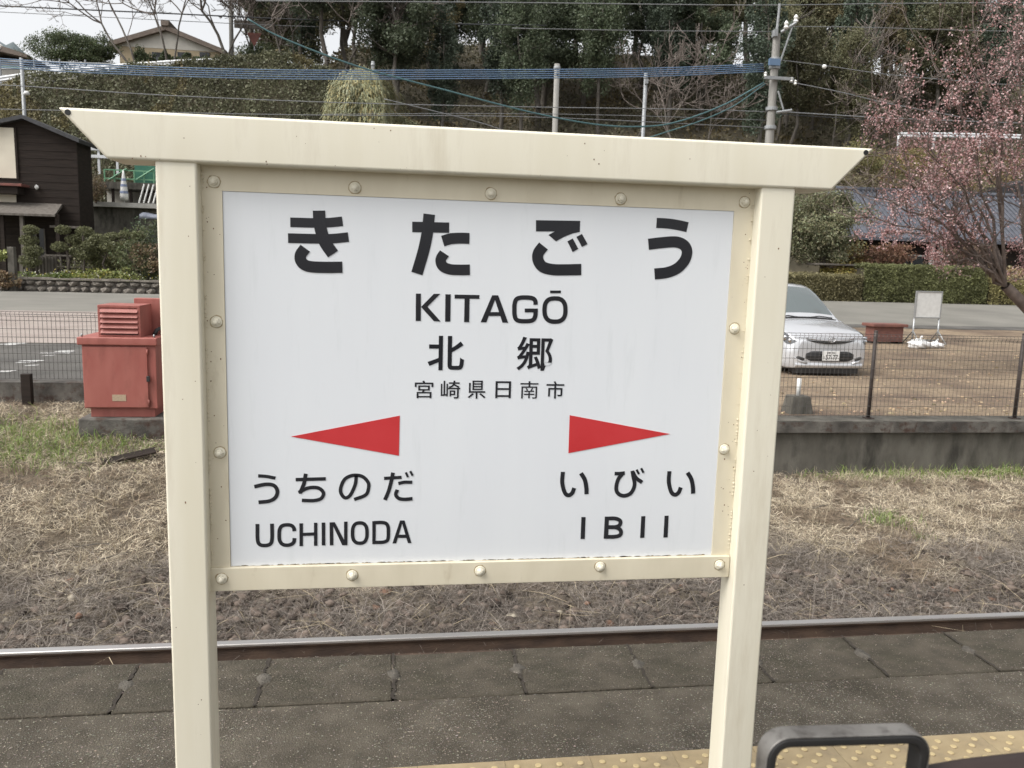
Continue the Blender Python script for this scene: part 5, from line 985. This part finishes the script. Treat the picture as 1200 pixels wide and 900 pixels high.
for px0, px1 in ((158, 172), (178, 190), (208, 224), (234, 246)):
    a = L(px0, 61, Yg); c = L(px1, 72, Yg); w_ = hp(MB().box((a[0], -.06, c[2]), (c[0], -.001, a[2])), 'window', M['window'], gh); hp(MB().box((a[0] - .06, -.09, c[2] - .08), (c[0] + .06, -.061, c[2])), 'sill', M['wood_grey'], w_)
O = at(5, 75, 60); O[2] = 11; lh = empty('tiled_house', O, 'brown tiled roof house at the far left edge beyond pipe fence', 'house')
a = L(-60, 78, 60); c = L(42, 70, 60); k_ = L(3, 55, 60); e_ = L(36, 66, 60)
hp(MB().box((a[0], .3, 0), (c[0] - 1, 6, L(0, 68, 60)[2])), 'wall', M['greywall'], lh); hp(MB().prism([(a[0], k_[2]), (k_[0], k_[2]), (e_[0], e_[2]), (e_[0], e_[2] - .22), (k_[0], k_[2] - .4), (a[0], k_[2] - .4)], -.6, 6), 'roof', M['tile_brown'], lh)
q = L(3, 60, 60); hp(MB().lathe([(.25, 0), (.3, .15), (.12, .35)], (q[0], -.4, q[2]), 'z', 10), 'ridge_ornament', M['white'], lh)
a = L(-40, 73, 58); c = L(32, 80, 58); hp(MB().box((a[0], -1.5, c[2]), (c[0], -1.42, a[2])), 'green_wall', mat('pale_green_wall', (.25, .36, .32), (.2, .3, .27), 2, .8), lh)
for px, py, rx, rz_, n, lab in [(70, 58, 2.3, 1.55, 2600, 'large round dark green bush left on the hill road'), (100, 62, 2.0, 1.1, 1800, 'lower dark green bush beside the large round hill bush'), (116, 58, 1.2, 1.1, 1000, 'sparse green bush right of the round hill bushes'), (165, 62, 1.0, 1.3, 900, 'dark green shrub against the gable house wall on left'), (176, 66, .6, .8, 500, 'small clipped shrub before the gable house window'), (193, 62, .55, 1.0, 600, 'narrow conical shrub before the ochre wall'), (205, 68, .7, .8, 500, 'rounded low shrub before the ochre wall'), (219, 63, .5, .8, 500, 'ball shaped shrub on thin stem by the gable house'), (235, 68, 1.2, .7, 700, 'wide low shrub at the right side of gable house'), (300, 68, 2.0, 1.2, 1500, 'dark bush at the foot of the forest above the guardrail')]:
    b = at(px, py, 60); b[2] -= rz_ * .75; sc_ = .62 if 160 < px < 250 else 1; b[2] -= rz_ * (1 - sc_) * .3; bush(b, (rx * sc_, rx * .8 * sc_, rz_ * sc_), int(n * 2.6), px * 7, lab, (.065, .08, .042), .16, nc=30)

# bare trees beside the hill house
def bare_tree(base, d, length, rad, seed, label, depth=5, group=None, material='twig', name='bare_tree', cat='bare tree', spread=.5, up=.08, minr=.011):
    r = np.random.default_rng(seed); o = empty(name, base, label, cat, group); sg = Segs(); tips = []; grow(sg, r, (0, 0, 0), d, length, rad * .72, depth, tips, spread, up, 4, (2, 3), .12, .72, minr)
    k = [i for i in range(len(sg.a)) if sg.ra[i] > rad * .5]; t = Segs(); b = Segs()
    for i in range(len(sg.a)): (t if i in set(k) else b).add(sg.a[i], sg.b[i], sg.ra[i], sg.rb[i])
    link('trunk', t.mesh('trunk', 7), M['bark_pale'], o); tag(link('branches', b.mesh('branches', 4), M[material], o), kind='stuff'); return o
for px, py, Y, d, l, rd, sd_, lab in [(150, 74, 56.5, (-.75, 0, .8), 3.0, .11, 1, 'leafless pale tree leaning left over the hill road'), (158, 74, 56.5, (-.25, 0, 1), 3.1, .10, 2, 'leafless upright tree left of the gable house'), (196, 75, 56.5, (-.35, .1, 1), 3.0, .10, 3, 'leafless tree in front of the gable house wall'), (204, 75, 57, (.3, 0, 1), 3.2, .09, 4, 'leafless thin tree right of the gable peak'), (268, 72, 57, (-.35, 0, 1), 3.4, .15, 5, 'leafless tree with thick trunk right of gable house'), (266, 72, 58, (.4, 0, 1), 3.2, .10, 16, 'leafless tree leaning right towards the forest edge')]:
    b = at(px, py, Y); bare_tree(b, d, l, rd, sd_, lab, 5, 'leafless trees along the hill road')

# shaggy weeping tree above the beam
b = at(425, 150, 45); o = empty('weeping_tree', (b[0], 45, b[2] - 1.0), 'shaggy yellow green weeping tree standing behind the sign beam', 'weeping tree')
r = np.random.default_rng(12); n = 16000; th = r.uniform(0, 6.28, n); tt = r.random(n); lob = 1 + .22 * np.sin(th * 5 + 1) + .1 * np.sin(th * 9)
rad = 1.9 * (1 - (1 - tt) ** 2.2) * lob * r.uniform(.75, 1.05, n); zz = 1.0 + 2.75 * (1 - tt ** 1.9) + r.normal(0, .16, n); P = np.stack([rad * np.cos(th), rad * np.sin(th), zz], -1)
ln = r.uniform(.14, .40, n); out = np.stack([np.cos(th) * r.uniform(.1, .7, n), np.sin(th) * r.uniform(.1, .7, n), -np.ones(n) * r.uniform(.3, 1, n)], -1); sd3 = np.stack([-np.sin(th), np.cos(th), r.uniform(-.3, .3, n)], -1) * .03
V = np.stack([P - sd3, P + sd3, P + out * ln[:, None] + sd3 * .3, P + out * ln[:, None] - sd3 * .3], 1).reshape(-1, 3); c = np.repeat(np.array([[.31, .32, .195]]) * r.uniform(.45, 1.35, (n, 1)) * np.where(r.random((n, 1)) < .3, [[1.25, 1.05, .85]], 1), 4, 0)
link('crown', np_mesh('crown', V, np.arange(4 * n).reshape(n, 4), c), M['leaf'], o); MB().tube([(0, 0, -4), (.05, 0, 0), (0, 0, 3.2)], [.25, .2, .1], 9).build('trunk', M['bark'], o, True)

# ================================================================ the forest
protos = []
def proto(seed, h, rad, n, nc, leaf, base, th0, squash=.75, csize=.3, shell=.6, cz=.62):
    sg = Segs(); r = np.random.default_rng(seed); p = np.zeros(3); H = h * .92
    for i in range(7):
        q = np.array([r.normal(0, .16), r.normal(0, .16), H * (i + 1) / 7]); sg.add(p, q, th0 * (1 - i * .12), th0 * (1 - (i + 1) * .12)); p = q
        if i >= 2:
            for _ in range(3): a = r.uniform(0, 6.28); e = q + np.array([math.cos(a) * rad[0], math.sin(a) * rad[1], r.uniform(.2, 1.6)]) * r.uniform(.5, .9); m_ = (q + e) / 2 + r.normal(0, .15, 3); sg.add(q, m_, th0 * .32, th0 * .2); sg.add(m_, e, th0 * .2, .02)
    cm = crown_mesh('crown', seed, n, nc, rad, base, leaf, squash=squash, csize=csize, shell=shell); tm_ = sg.mesh('trunk', 6); cm.materials.append(M['leaf']); tm_.materials.append(M['bark_pale'])
    protos.append((cm, tm_, h, cz))
W1 = (1, 1, 1)
proto(101, 13, (3.0, 3.0, 4.6), 21000, 70, .21, W1, .2)
proto(102, 12, (3.4, 3.2, 4.0), 21000, 52, .22, W1, .24)
proto(103, 14, (2.7, 2.7, 5.4), 21000, 80, .20, W1, .18)
proto(104, 15, (2.1, 2.1, 6.2), 18000, 100, .21, W1, .2, .55, .26, .5, .58)
proto(105, 12, (2.8, 2.8, 4.2), 8000, 50, .22, W1, .14, .7, .22)
def forest_tree(x, y, i, s, rz, col, label, group='evergreen trees of the wooded hill', z=None):
    cm, tm_, h, cz = protos[i]; o = empty('forest_tree', (x, y, (float(hz(x, y)) if z is None else z) - .3), label, 'tree', group, rz); o.scale = s
    link('trunk', tm_, None, o); c = link('crown', cm, None, o, (0, 0, h * cz)); c.color = (*col, 1); return o
LAB = {'d': 'dense dark green evergreen', 'o': 'olive green bushy tree', 'y': 'thin yellow brown tree', 'c': 'narrow dark conifer'}
def tree_label(kind, row, px):
    place = next(t for lim, t in ((300, 'by the leafless trees'), (385, 'left of the shaggy weeping tree'), (470, 'straight above the weeping tree'), (560, 'right of the weeping tree'), (640, 'left of the concrete pole'), (700, 'right of the concrete pole'), (775, 'behind the thin steel pole'), (850, 'left of the utility pole'), (930, 'behind the utility pole'), (1000, 'right of the utility pole'), (1070, 'left of the blossom crown'), (1140, 'above the blossom crown'), (9999, 'right end above blossom')) if px < lim)
    return LAB[kind] + (' at the foot of the wood, ', ' low on the wooded hill, ', ' halfway up the wooded hill, ', ' high on the wooded hill, ', ' on the hill crest, ')[row] + place
PAL = {'d': (.100, .122, .074), 'o': (.18, .175, .10), 'y': (.26, .225, .125), 'c': (.085, .108, .076)}
rf_ = random.Random(77); k = 0
rows = [(57.5, -6, 62, 5.2, .78), (63, -9, 66, 4.8, .95), (69, -9, 72, 5.0, 1.05), (76, -10, 78, 5.0, 1.12), (84, -9, 84, 5.4, 1.15)]
for (yy, xa, xb, st, sc) in rows:
    x = xa
    while x < xb:
        X = x + rf_.uniform(-1.6, 1.6); Y_ = yy + rf_.uniform(-2.5, 2.5)
        px = 600 + 960 * (((np.array([X, Y_, 15]) - CAM) @ CR) / ((np.array([X, Y_, 15]) - CAM) @ CF))
        kind = rf_.choices('docy', (6, 3, 3, .6) if px < 900 else (3, 4, 1.5, 3.2))[0]
        if yy < 60 and (rf_.random() < .35 or px > 1000): x += st; continue
        if px > 1060 and yy > 74 and rf_.random() < .55: x += st; continue
        if px > 1260: break
        i = 3 if kind == 'c' else (4 if kind == 'y' else rf_.choice([0, 1, 2])); c = np.array(PAL[kind]) * rf_.uniform(.72, 1.4); s = sc * rf_.uniform(.8, 1.18)
        forest_tree(X, Y_, i, (s, s, s * rf_.uniform(.92, 1.15)), rf_.uniform(0, 6.28), c, tree_label(kind, rows.index((yy, xa, xb, st, sc)), px)); k += 1; x += st * rf_.uniform(.75, 1.2)
seen = {}
for o in list(COL.objects):
    if o.get('group') == 'evergreen trees of the wooded hill': seen.setdefault(o['label'], []).append(o)
for l_, os_ in seen.items():
    if len(os_) == 2:
        for o, w_ in zip(sorted(os_, key=lambda o: o.location.x), ('left ', 'right ')): o['label'] = w_ + l_
for i, (px, py, Y, d, l, rd, sd_) in enumerate([(335, 78, 57, (-.2, 0, 1), 3.8, .12, 31), (395, 80, 56.5, (.2, 0, 1), 3.6, .11, 32), (355, 60, 60, (-.4, 0, .9), 3.6, .10, 33), (430, 60, 58, (.1, 0, 1), 3.4, .1, 34), (800, 80, 57, (-.3, 0, 1), 3.8, .11, 35), (835, 70, 58, (.2, 0, 1), 3.8, .1, 36), (745, 60, 60, (.3, 0, 1), 3.4, .09, 37), (1010, 90, 57, (.05, 0, 1), 4.2, .1, 38), (1120, 60, 66, (0, 0, 1), 4.4, .12, 39), (985, 90, 58, (-.1, 0, 1), 4.4, .1, 40), (1150, 60, 68, (.1, 0, 1), 4.6, .12, 41), (310, 80, 60, (-.5, 0, .9), 3.2, .1, 42)]):
    b = at(px, py, Y); b[2] = hz(b[0], Y) - .2; bare_tree(b, d, l, rd, sd_, 'leafless grey tree of the wood, ' + ('right beside the forest edge pole', 'left of the weeping tree', 'over the left beam end', 'above the weeping tree', 'left of the utility pole', 'nearest the utility pole on its left', 'behind the thin steel pole', 'above the right beam end', 'above the middle of the blossom', 'just right of the utility pole', 'above the right side of blossom', 'leaning left at the far left of the wood')[i], 4, 'leafless trees of the wooded hill', minr=.02)

# ================================================================ right: hedge, bushes, tiled house, blossom tree
Yb = 35.6
def hedge(px0, px1, ptop, pbot, label, col, seed, n, dy=1.2):
    a = at(px0, pbot, Yb); c = at(px1, pbot, Yb); z0 = float(lotz(a[0], Yb)) - .05; z1 = at((px0 + px1) / 2, ptop, Yb)[2]; Lx, H = c[0] - a[0], z1 - z0
    o = empty('hedge', (a[0], Yb, z0), label, 'hedge'); r = np.random.default_rng(seed); f = r.random(n); P = np.stack([r.random(n) * Lx, r.random(n) * dy, r.random(n) ** .8 * H], -1)
    P[:, 1] = np.where(f < .62, r.normal(0, .05, n), P[:, 1]); P[:, 2] = np.where((f >= .62) & (f < .88), H + r.normal(0, .05, n), P[:, 2])
    P[:, 1] += (fbm(P[:, 0], P[:, 2], 1.3, seed) - .5) * .3; P[:, 2] += (fbm(P[:, 0] + 9, P[:, 1], .8, seed) - .5) * .14
    V, F = leaf_quads(P, r.uniform(.06, .12, n), r); ck = (.65 + .8 * fbm(P[:, 0], P[:, 2], 1.6, seed + 2))[:, None]; cc = np.repeat(np.array([col]) * ck * r.uniform(.55, 1.45, (n, 1)), 4, 0)
    link('foliage', np_mesh('foliage', V, F, cc), M['leaf'], o); MB().box((.15, .16, 0), (Lx - .15, dy - .1, H - .14)).build('inner_twigs', M['terrain'], o)
    return o
hedge(1010, 1155, 313, 353, 'clipped square green hedge across the road behind notice board', (.15, .158, .07), 71, 28000)
hedge(915, 1009, 322, 352, 'lower uneven olive hedge behind the silver car', (.19, .17, .09), 72, 17000)
hedge(1157, 1300, 330, 352, 'low loose yellow green hedge behind the blossom trunk', (.25, .225, .10), 73, 13000)
b = at(962, 318, 38.0); tr = empty('evergreen_tree', (b[0], 38, .5), 'big bushy evergreen tree behind the hedge beside the right post', 'tree')
link('crown', crown_mesh('crown', 81, 34000, 100, (2.35, 1.9, 2.3), (.20, .20, .12), .125, shell=.5, csize=.36, lo=-.7), M['leaf'], tr, (-.4, 0, 3.6)); MB().tube([(0, 0, 0), (.1, 0, 1.5), (-.2, 0, 3.5)], [.2, .17, .1], 9).build('trunk', M['bark'], tr, True)
for px, py, Y, rad, n, lab, col in [(990, 300, 38.5, (1.2, 1, 1.1), 1800, 'rusty yellow shrub between evergreen and tiled roof', (.19, .145, .06)), (985, 318, 37.2, (1.0, .8, .5), 1200, 'yellow leaved low shrub above the lower hedge', (.22, .18, .06)), (1035, 300, 38.0, (1.8, 1, .8), 2200, 'red brown shrub above the clipped hedge', (.13, .075, .05)), (1070, 192, 48.2, (2.6, 1.2, 1.4), 2600, 'yellowish scrub bush below the right guardrail', (.17, .14, .065)), (1010, 185, 48, (2.2, 1.2, 1.3), 2200, 'olive scrub bush left of the right guardrail', (.12, .11, .05)), (1130, 300, 38.3, (1.8, 1, .9), 2000, 'bare brown shrub behind right end of clipped hedge', (.10, .07, .05)), (1180, 320, 37.5, (1.6, 1, .6), 1500, 'straw coloured shrub behind the blossom trunk', (.22, .17, .10))]:
    b = at(px, py, Y); b[2] -= rad[2] * .8; bush(b, rad, n, px * 5 + 1, lab, col, .17)
Yk = 44.0; O = at(1040, 330, Yk); O[2] = .6; kh = empty('tiled_roof_house', O, 'low house with grey blue tiled roof behind the hedge', 'house')
e0 = L(985, 285, Yk); e1 = L(1200, 300, Yk); rz1 = L(1000, 226, Yk + 4); H0 = L(1040, 280, Yk)[2]; H1 = L(1040, 228, Yk + 4)[2]
hp(MB().box((e0[0] + .8, .8, 0), (e1[0] + 4, 7, H0)), 'wall', M['wood_dark'], kh)
rf = hp(MB().add([(e0[0], -.3, H0 - .1), (e1[0] + 5, -.3, H0 - .1), (e1[0] + 5, 4, H1), (e0[0] + 1, 4, H1), (e0[0], 8.3, H0 - .1), (e1[0] + 5, 8.3, H0 - .1), (e0[0], -.3, H0 + .08), (e1[0] + 5, -.3, H0 + .08), (e1[0] + 5, 4, H1 + .18), (e0[0] + 1, 4, H1 + .18), (e0[0], 8.3, H0 + .08), (e1[0] + 5, 8.3, H0 + .08)], [(0, 1, 2, 3), (3, 2, 5, 4), (6, 9, 8, 7), (9, 10, 11, 8), (0, 6, 7, 1), (1, 7, 8, 2), (0, 3, 9, 6), (2, 8, 11, 5), (3, 4, 10, 9), (4, 5, 11, 10)]), 'roof', M['tile_grey'], kh)
tl = MB(); nx = int((e1[0] + 5 - e0[0]) / .32)
for i in range(nx):                                             # rolls of the tiled roof, too far away to tell tile from tile
    x = e0[0] + .2 + i * .32; tl.tube([(x, -.32, H0 + .08), (x + .02, 3.95, H1 + .2)], .055, 5)
o = hp(tl, 'tile_rolls', M['tile_grey'], rf); tag(o, kind='stuff')
hp(MB().tube([(e0[0] + .8, 4, H1 + .25), (e1[0] + 5, 4, H1 + .25)], .16, 8), 'ridge', M['tile_grey'], rf)
for px in (1097, 1106): q = L(px, 300, Yk); hp(MB().box((q[0] - .1, .3, 0), (q[0] + .1, .5, H0 - .1)), 'porch_post', M['white'], kh)
for px0, px1 in ((1058, 1072), (1076, 1090), (1112, 1126)): a = L(px0, 300, Yk); c = L(px1, 314, Yk); w_ = hp(MB().box((a[0], .74, max(c[2], .3)), (c[0], .798, a[2])), 'window', M['window'], kh); hp(MB().box((a[0] - .05, .72, a[2]), (c[0] + .05, .798, a[2] + .08)), 'frame', M['white'], w_)
O = at(1180, 235, 49); wh = empty('white_house', (O[0], 49.5, O[2] - 3), 'small white walled house behind blossom branches at right edge', 'house')
hp(MB().box((-1.5, 0, -2), (5, 3, 3.3)), 'wall', M['plaster'], wh); hp(MB().prism([(-2, 3.2), (5.4, 3.2), (5.4, 3.4), (1.7, 4.5), (-2, 3.4)], -.5, 3.4), 'roof', M['tile_dark'], wh)
w_ = hp(MB().box((.3, -.05, 1.2), (1.6, -.001, 2.4)), 'window', M['window'], wh); hp(MB().box((.2, -.1, 1.1), (1.7, -.051, 1.2)), 'sill', M['wood_grey'], w_)
a = at(965, 312, 36.6); o = MB().box((0, 0, 0), (2.6, 1.2, .10)).build('shed_roof', M['wood_grey'], bevel=.02, loc=(a[0] - .3, 36.6, a[2] + .05)); tag(o, 'flat brown board roof showing above the lower hedge', 'shed roof')

# blossom tree
Yc = 13.0; base = at(1262, 470, Yc); base[2] = float(lotz(base[0], Yc)) - .05
ct = empty('blossom_tree', base, 'dark branched tree with dusky pink blossom leaning in from the right edge', 'blossom tree')
r = np.random.default_rng(91); sg = Segs(); tips = []
tk = [np.zeros(3)] + [at(px, py, Yc) - base for px, py in ((1238, 405), (1205, 362), (1178, 335))]
rad = [.17, .15, .12, .10]
for i in range(3): sg.add(tk[i], tk[i + 1], rad[i], rad[i + 1])
def limb(p0, tgt, r0, seed, depth=2, tw=.5):
    p0 = np.array(p0, float); tgt = np.array(tgt, float); v = tgt - p0; Ln = np.linalg.norm(v); n = 9; p = p0
    for i in range(n):
        t = (i + 1) / n; q = p0 + v * t + np.array([0, 0, 1]) * Ln * .10 * math.sin(t * math.pi) + r.normal(0, .035, 3); ra = r0 * (1 - .8 * (i / n)); rb = r0 * (1 - .8 * t); sg.add(p, q, max(ra, .008), max(rb, .007)); tips.append(q)
        if i >= 2:
            for _ in range(2 if i < 8 else 3):
                e = v / Ln * .55 + r.normal(size=3) * .62 + np.array([0, 0, .22]); grow(sg, r, q, e, Ln * r.uniform(.11, .23), max(rb * .55, .009), depth - 1, tips, .6, .08, 4, (2, 3), .15, .66, .0042)
        p = q
J = tk[-1]; J2 = tk[-2]
for j, (px, py, Y, frm) in enumerate([(1005, 228, 12.6, 0), (1048, 125, 12.9, 0), (1045, 268, 13.5, 0), (1088, 66, 13.2, 0), (1140, 45, 12.4, 0), (1192, 40, 13.3, 1), (1075, 165, 11.9, 0), (1120, 200, 14.2, 0), (1175, 130, 13.9, 1), (1230, 90, 12.6, 1), (1270, 160, 13.4, 1), (1215, 220, 12.2, 1), (1095, 300, 12.8, 0), (1010, 172, 13.7, 0), (1160, 100, 12.0, 0), (1200, 300, 14.0, 1), (1012, 258, 13.2, 0), (1030, 205, 12.2, 0), (1055, 240, 14.0, 0), (1090, 250, 12.5, 0)]):
    limb(J if frm == 0 else J2, at(px, py, Y) - base, .036 if frm == 0 else .042, j)
big_ = [i for i in range(len(sg.a)) if sg.ra[i] > .09]; t_ = Segs(); b_ = Segs()
for i in range(len(sg.a)): (t_ if i in big_ else b_).add(sg.a[i], sg.b[i], sg.ra[i], sg.rb[i])
link('trunk', t_.mesh('trunk', 9), M['bark_cherry'], ct); tag(link('branches', b_.mesh('branches', 5), M['bark_cherry'], ct), kind='stuff')
T = np.array(tips); Q = T + base - CAM; Qz = Q @ CF; Qx = 600 + FPX * (Q @ CR) / Qz; Qy = 450 - FPX * (Q @ CU) / Qz
T = T[Qx > 1002 + np.clip(170 - Qy, 0, 200) * .32]; n = 48000; kk = r.integers(0, len(T), n); dens = fbm(T[:, 0] * 1 + 50, T[:, 2], .9, 17)[kk]; P = T[kk] + r.normal(0, .045, (n, 3)); k_ = dens > r.uniform(.30, .62, n); P = P[k_]; n = len(P)
V, F = leaf_quads(P, r.uniform(.022, .05, n), r, .9); c = np.array([[.50, .30, .295]]) * r.uniform(.5, 1.35, (n, 1)); c = np.where(r.random((n, 1)) < .25, np.array([[.74, .56, .55]]), c); c = np.where(r.random((n, 1)) < .2, np.array([[.20, .10, .085]]), c)
link('blossom', np_mesh('blossom', V, F, np.repeat(c, 4, 0)), M['petal'], ct)

# ================================================================ poles and cables
Yp = 26.0
q0 = at(907, 320, Yp); tp = at(907, 42, Yp); O = np.array([tp[0] + .1, Yp, float(lotz(tp[0], Yp))])
up_ = empty('utility_pole', O, 'tall grey concrete utility pole with crossarm and insulators above the sign beam', 'utility pole')
def Lp(px, py, y=Yp): return at(px, py, y) - O
H = Lp(907, 40)[2]; hp(MB().tube([(0, 0, 0), (0, 0, H)], [.19, .125], 14), 'shaft', M['pole'], up_)
z = Lp(907, 93)[2]; ca = hp(MB().box((-.42, -.24, z - .05), (.62, -.15, z + .05)), 'crossarm', M['galv'], up_)
for x, zz in ((-.40, z), (.55, z - .12), (.70, z - .2)): hp(MB().lathe([(.03, -.08), (.06, -.05), (.035, 0), (.06, .04), (.02, .08)], (x, -.2, zz + .1), 'z', 10), 'insulator', M['insul'], ca)
hp(MB().box((-.17, -.2, Lp(907, 44)[2]), (-.05, .04, Lp(907, 36)[2])), 'bracket', M['galv'], up_); hp(MB().tube([(-.06, -.1, Lp(907, 42)[2]), (-.02, -.1, Lp(907, 5)[2])], .045, 8), 'top_spike', M['galv'], up_)
hp(MB().tube([(.10, -.1, Lp(0, 38)[2] * 0 + H + .05), (.55, -.25, H + .35)], .05, 8), 'arm', M['galv'], up_); hp(MB().tube([(.12, -.1, H - 1.0), (.45, -.2, H + .25)], .03, 6), 'brace', M['galv'], up_)
for x, zz in ((.22, .28), (.55, .5)): hp(MB().lathe([(.05, -.14), (.09, -.1), (.05, -.03), (.08, .03), (.03, .12)], (x, -.2, H + zz), 'z', 10), 'insulator', M['insul'], up_)
for py, rr_ in ((70, .175), (79, .175), (128, .19), (150, .19)): zz = Lp(907, py)[2]; hp(MB().lathe([(rr_, -.06), (rr_ + .012, -.05), (rr_ + .012, .05), (rr_, .06)], (0, 0, zz), 'z', 16), 'band', M['galv'], up_)
hp(MB().box((-.28, -.22, Lp(0, 74)[2] * 0 + Lp(907, 74)[2] - .12), (.1, -.1, Lp(907, 74)[2] + .1)), 'junction_box', M['cable_blue'], up_)
hp(MB().tube([(.1, -.2, Lp(907, 108)[2]), (.32, -.25, Lp(907, 130)[2])], .03, 6), 'stay', M['galv'], up_); hp(MB().tube([(.1, -.2, Lp(907, 133)[2]), (.6, -.3, Lp(907, 130)[2])], .05, 6), 'cable_closure', M['galv'], up_)
for px, pt, Y, w, lab, pm in [(653, 75, 37, .13, 'grey concrete pole rising behind the middle of the sign beam', 'pole'), (757, 86, 37, .085, 'thin grey steel pole rising right of the concrete pole', 'galv'), (437, 72, 46.5, .09, 'short twin topped pole behind the shaggy weeping tree', 'galv')]:
    t = at(px, pt, Y); z0 = float(lotz(t[0], min(Y, 45))); o = empty('pole', (t[0], Y, z0), lab, 'pole'); MB().tube([(0, 0, 0), (0, 0, t[2] - z0)], [w * 1.2, w], 10).build('shaft', M[pm], o, True)
    MB().lathe([(w * 1.15, t[2] - z0 - .25), (w * 1.3, t[2] - z0 - .2), (w * 1.15, t[2] - z0 - .1)], (0, 0, 0), 'z', 10).build('band', M['galv'], o, True); MB().box((-.06, -.25, t[2] - z0 - .5), (.06, -.05, t[2] - z0 - .3)).build('bracket', M['galv'], o)
t = at(270, -12, 59); z0 = float(hz(t[0], 59)); o = empty('pole', (t[0], 59, z0), 'slender grey pole between gable house and forest edge', 'pole'); MB().tube([(0, 0, 0), (0, 0, t[2] - z0)], [.17, .12], 10).build('shaft', M['pole'], o, True)
t = at(298, 45, 59); o = empty('road_sign', (t[0], 59, float(hz(t[0], 59))), 'small road sign seen from behind with triangle plate by forest edge', 'road sign')
hh = t[2] - float(hz(t[0], 59)); MB().tube([(0, 0, 0), (0, 0, hh + .5)], .05, 8).build('post', M['galv'], o, True); MB().prism([(-.5, hh + .35), (.5, hh + .35), (0, hh - .55)], -.06, -.09 + .05).build('plate', M['awning'], o); MB().box((-1.3, -.08, hh + .6), (1.3, .0, hh + 1.1)).build('board', M['wood_grey'], o)
def cable(pts, r_, m, label, Y=Yp, group=None):
    P = [at(px, py, Y if len(t_) == 0 else t_[0]) for px, py, *t_ in pts]; C_ = [P[0]]
    sp = smooth_path([(float(a), float(b)) for a, b in [(p[0], p[2]) for p in P]], False, 6); ys = np.interp(np.linspace(0, 1, len(sp)), np.linspace(0, 1, len(P)), [p[1] for p in P])
    o = MB().tube([(p.x, y, p.y) for p, y in zip(sp, ys)], r_, 5).build('cable', M[m], None, True); tag(o, label, 'cable', group)
for k in range(5):
    cable([(-40, 66 + k * 2.6), (120, 76 + k * 2.5), (330, 82 + k * 2.6), (560, 82 + k * 2.5), (760, 80 + k * 2.4), (895, 75 + k * 2.2)], .017, 'cable_blue', ('topmost', 'second highest', 'middle', 'second lowest', 'lowest')[k] + ' blue grey cable of the bundle running left from utility pole', group='blue grey cables strung left of the pole')
cable([(895, 97), (850, 122), (800, 141), (760, 148), (700, 146), (620, 131), (520, 105), (420, 78), (330, 44), (290, 22)], .028, 'cable_teal', 'thick teal cable sagging from crossarm and rising to the upper left')
cable([(897, 98), (860, 124), (820, 142), (780, 155), (740, 168)], .022, 'cable_teal', 'second teal cable dropping from the crossarm behind the sign beam')
cable([(450, 116), (500, 128), (560, 143), (600, 156)], .014, 'cable_grey', 'thin grey cable slanting down right of the weeping tree')
cable([(-40, 97), (60, 103), (200, 112), (390, 120), (600, 125), (800, 128), (900, 131)], .014, 'cable_grey', 'thin grey wire crossing below the blue bundle to the pole')
cable([(-40, 127), (150, 131), (380, 135), (620, 137), (905, 150)], .012, 'cable_grey', 'lowest thin grey wire just above the sign beam')
cable([(380, 134), (560, 133), (720, 135), (900, 141)], .010, 'cable_grey', 'faint grey wire close above the lowest wire')
cable([(300, 1), (600, 3), (760, 5), (905, 6), (1060, 4), (1240, 3)], .016, 'cable_grey', 'highest thin wire passing over the top of the utility pole')
cable([(-40, 5), (100, 11.5), (200, 16), (330, 22), (480, 27), (640, 30)], .045, 'cable', 'thick black power line across the white sky at upper left', 57)
cable([(-40, 12), (100, 19), (200, 24), (330, 30), (480, 34)], .022, 'cable_grey', 'thin grey power line below the thick black one at left', 57)
cable([(600, 33), (760, 36), (905, 37)], .012, 'cable_grey', 'thin wire reaching the upper bracket of the utility pole')
cable([(912, 70), (967, 77), (1030, 86), (1090, 92), (1240, 104)], .014, 'cable_grey', 'upper thin wire descending right from the utility pole')
cable([(925, 96), (985, 108), (1040, 121), (1140, 140)], .018, 'cable_grey', 'middle cable descending right behind the pink blossom')
cable([(915, 131), (980, 135), (1053, 139), (1240, 146)], .022, 'cable_grey', 'lower double cable running right from the cable closure')
cable([(915, 134), (980, 138), (1053, 142), (1240, 150)], .014, 'cable', 'lowest dark cable running right from the cable closure')
cable([(925, 31), (1010, 32), (1110, 35), (1240, 38)], .012, 'cable_grey', 'thin wire running right from the arm insulators')
q = at(966, 78, Yp); o = MB().lathe([(.02, -.08), (.07, -.04), (.07, .04), (.02, .08)], tuple(q), 'x', 10).build('cable_marker', M['insul'], None, True); tag(o, 'small white marker ball hanging on the upper right wire', 'cable marker')
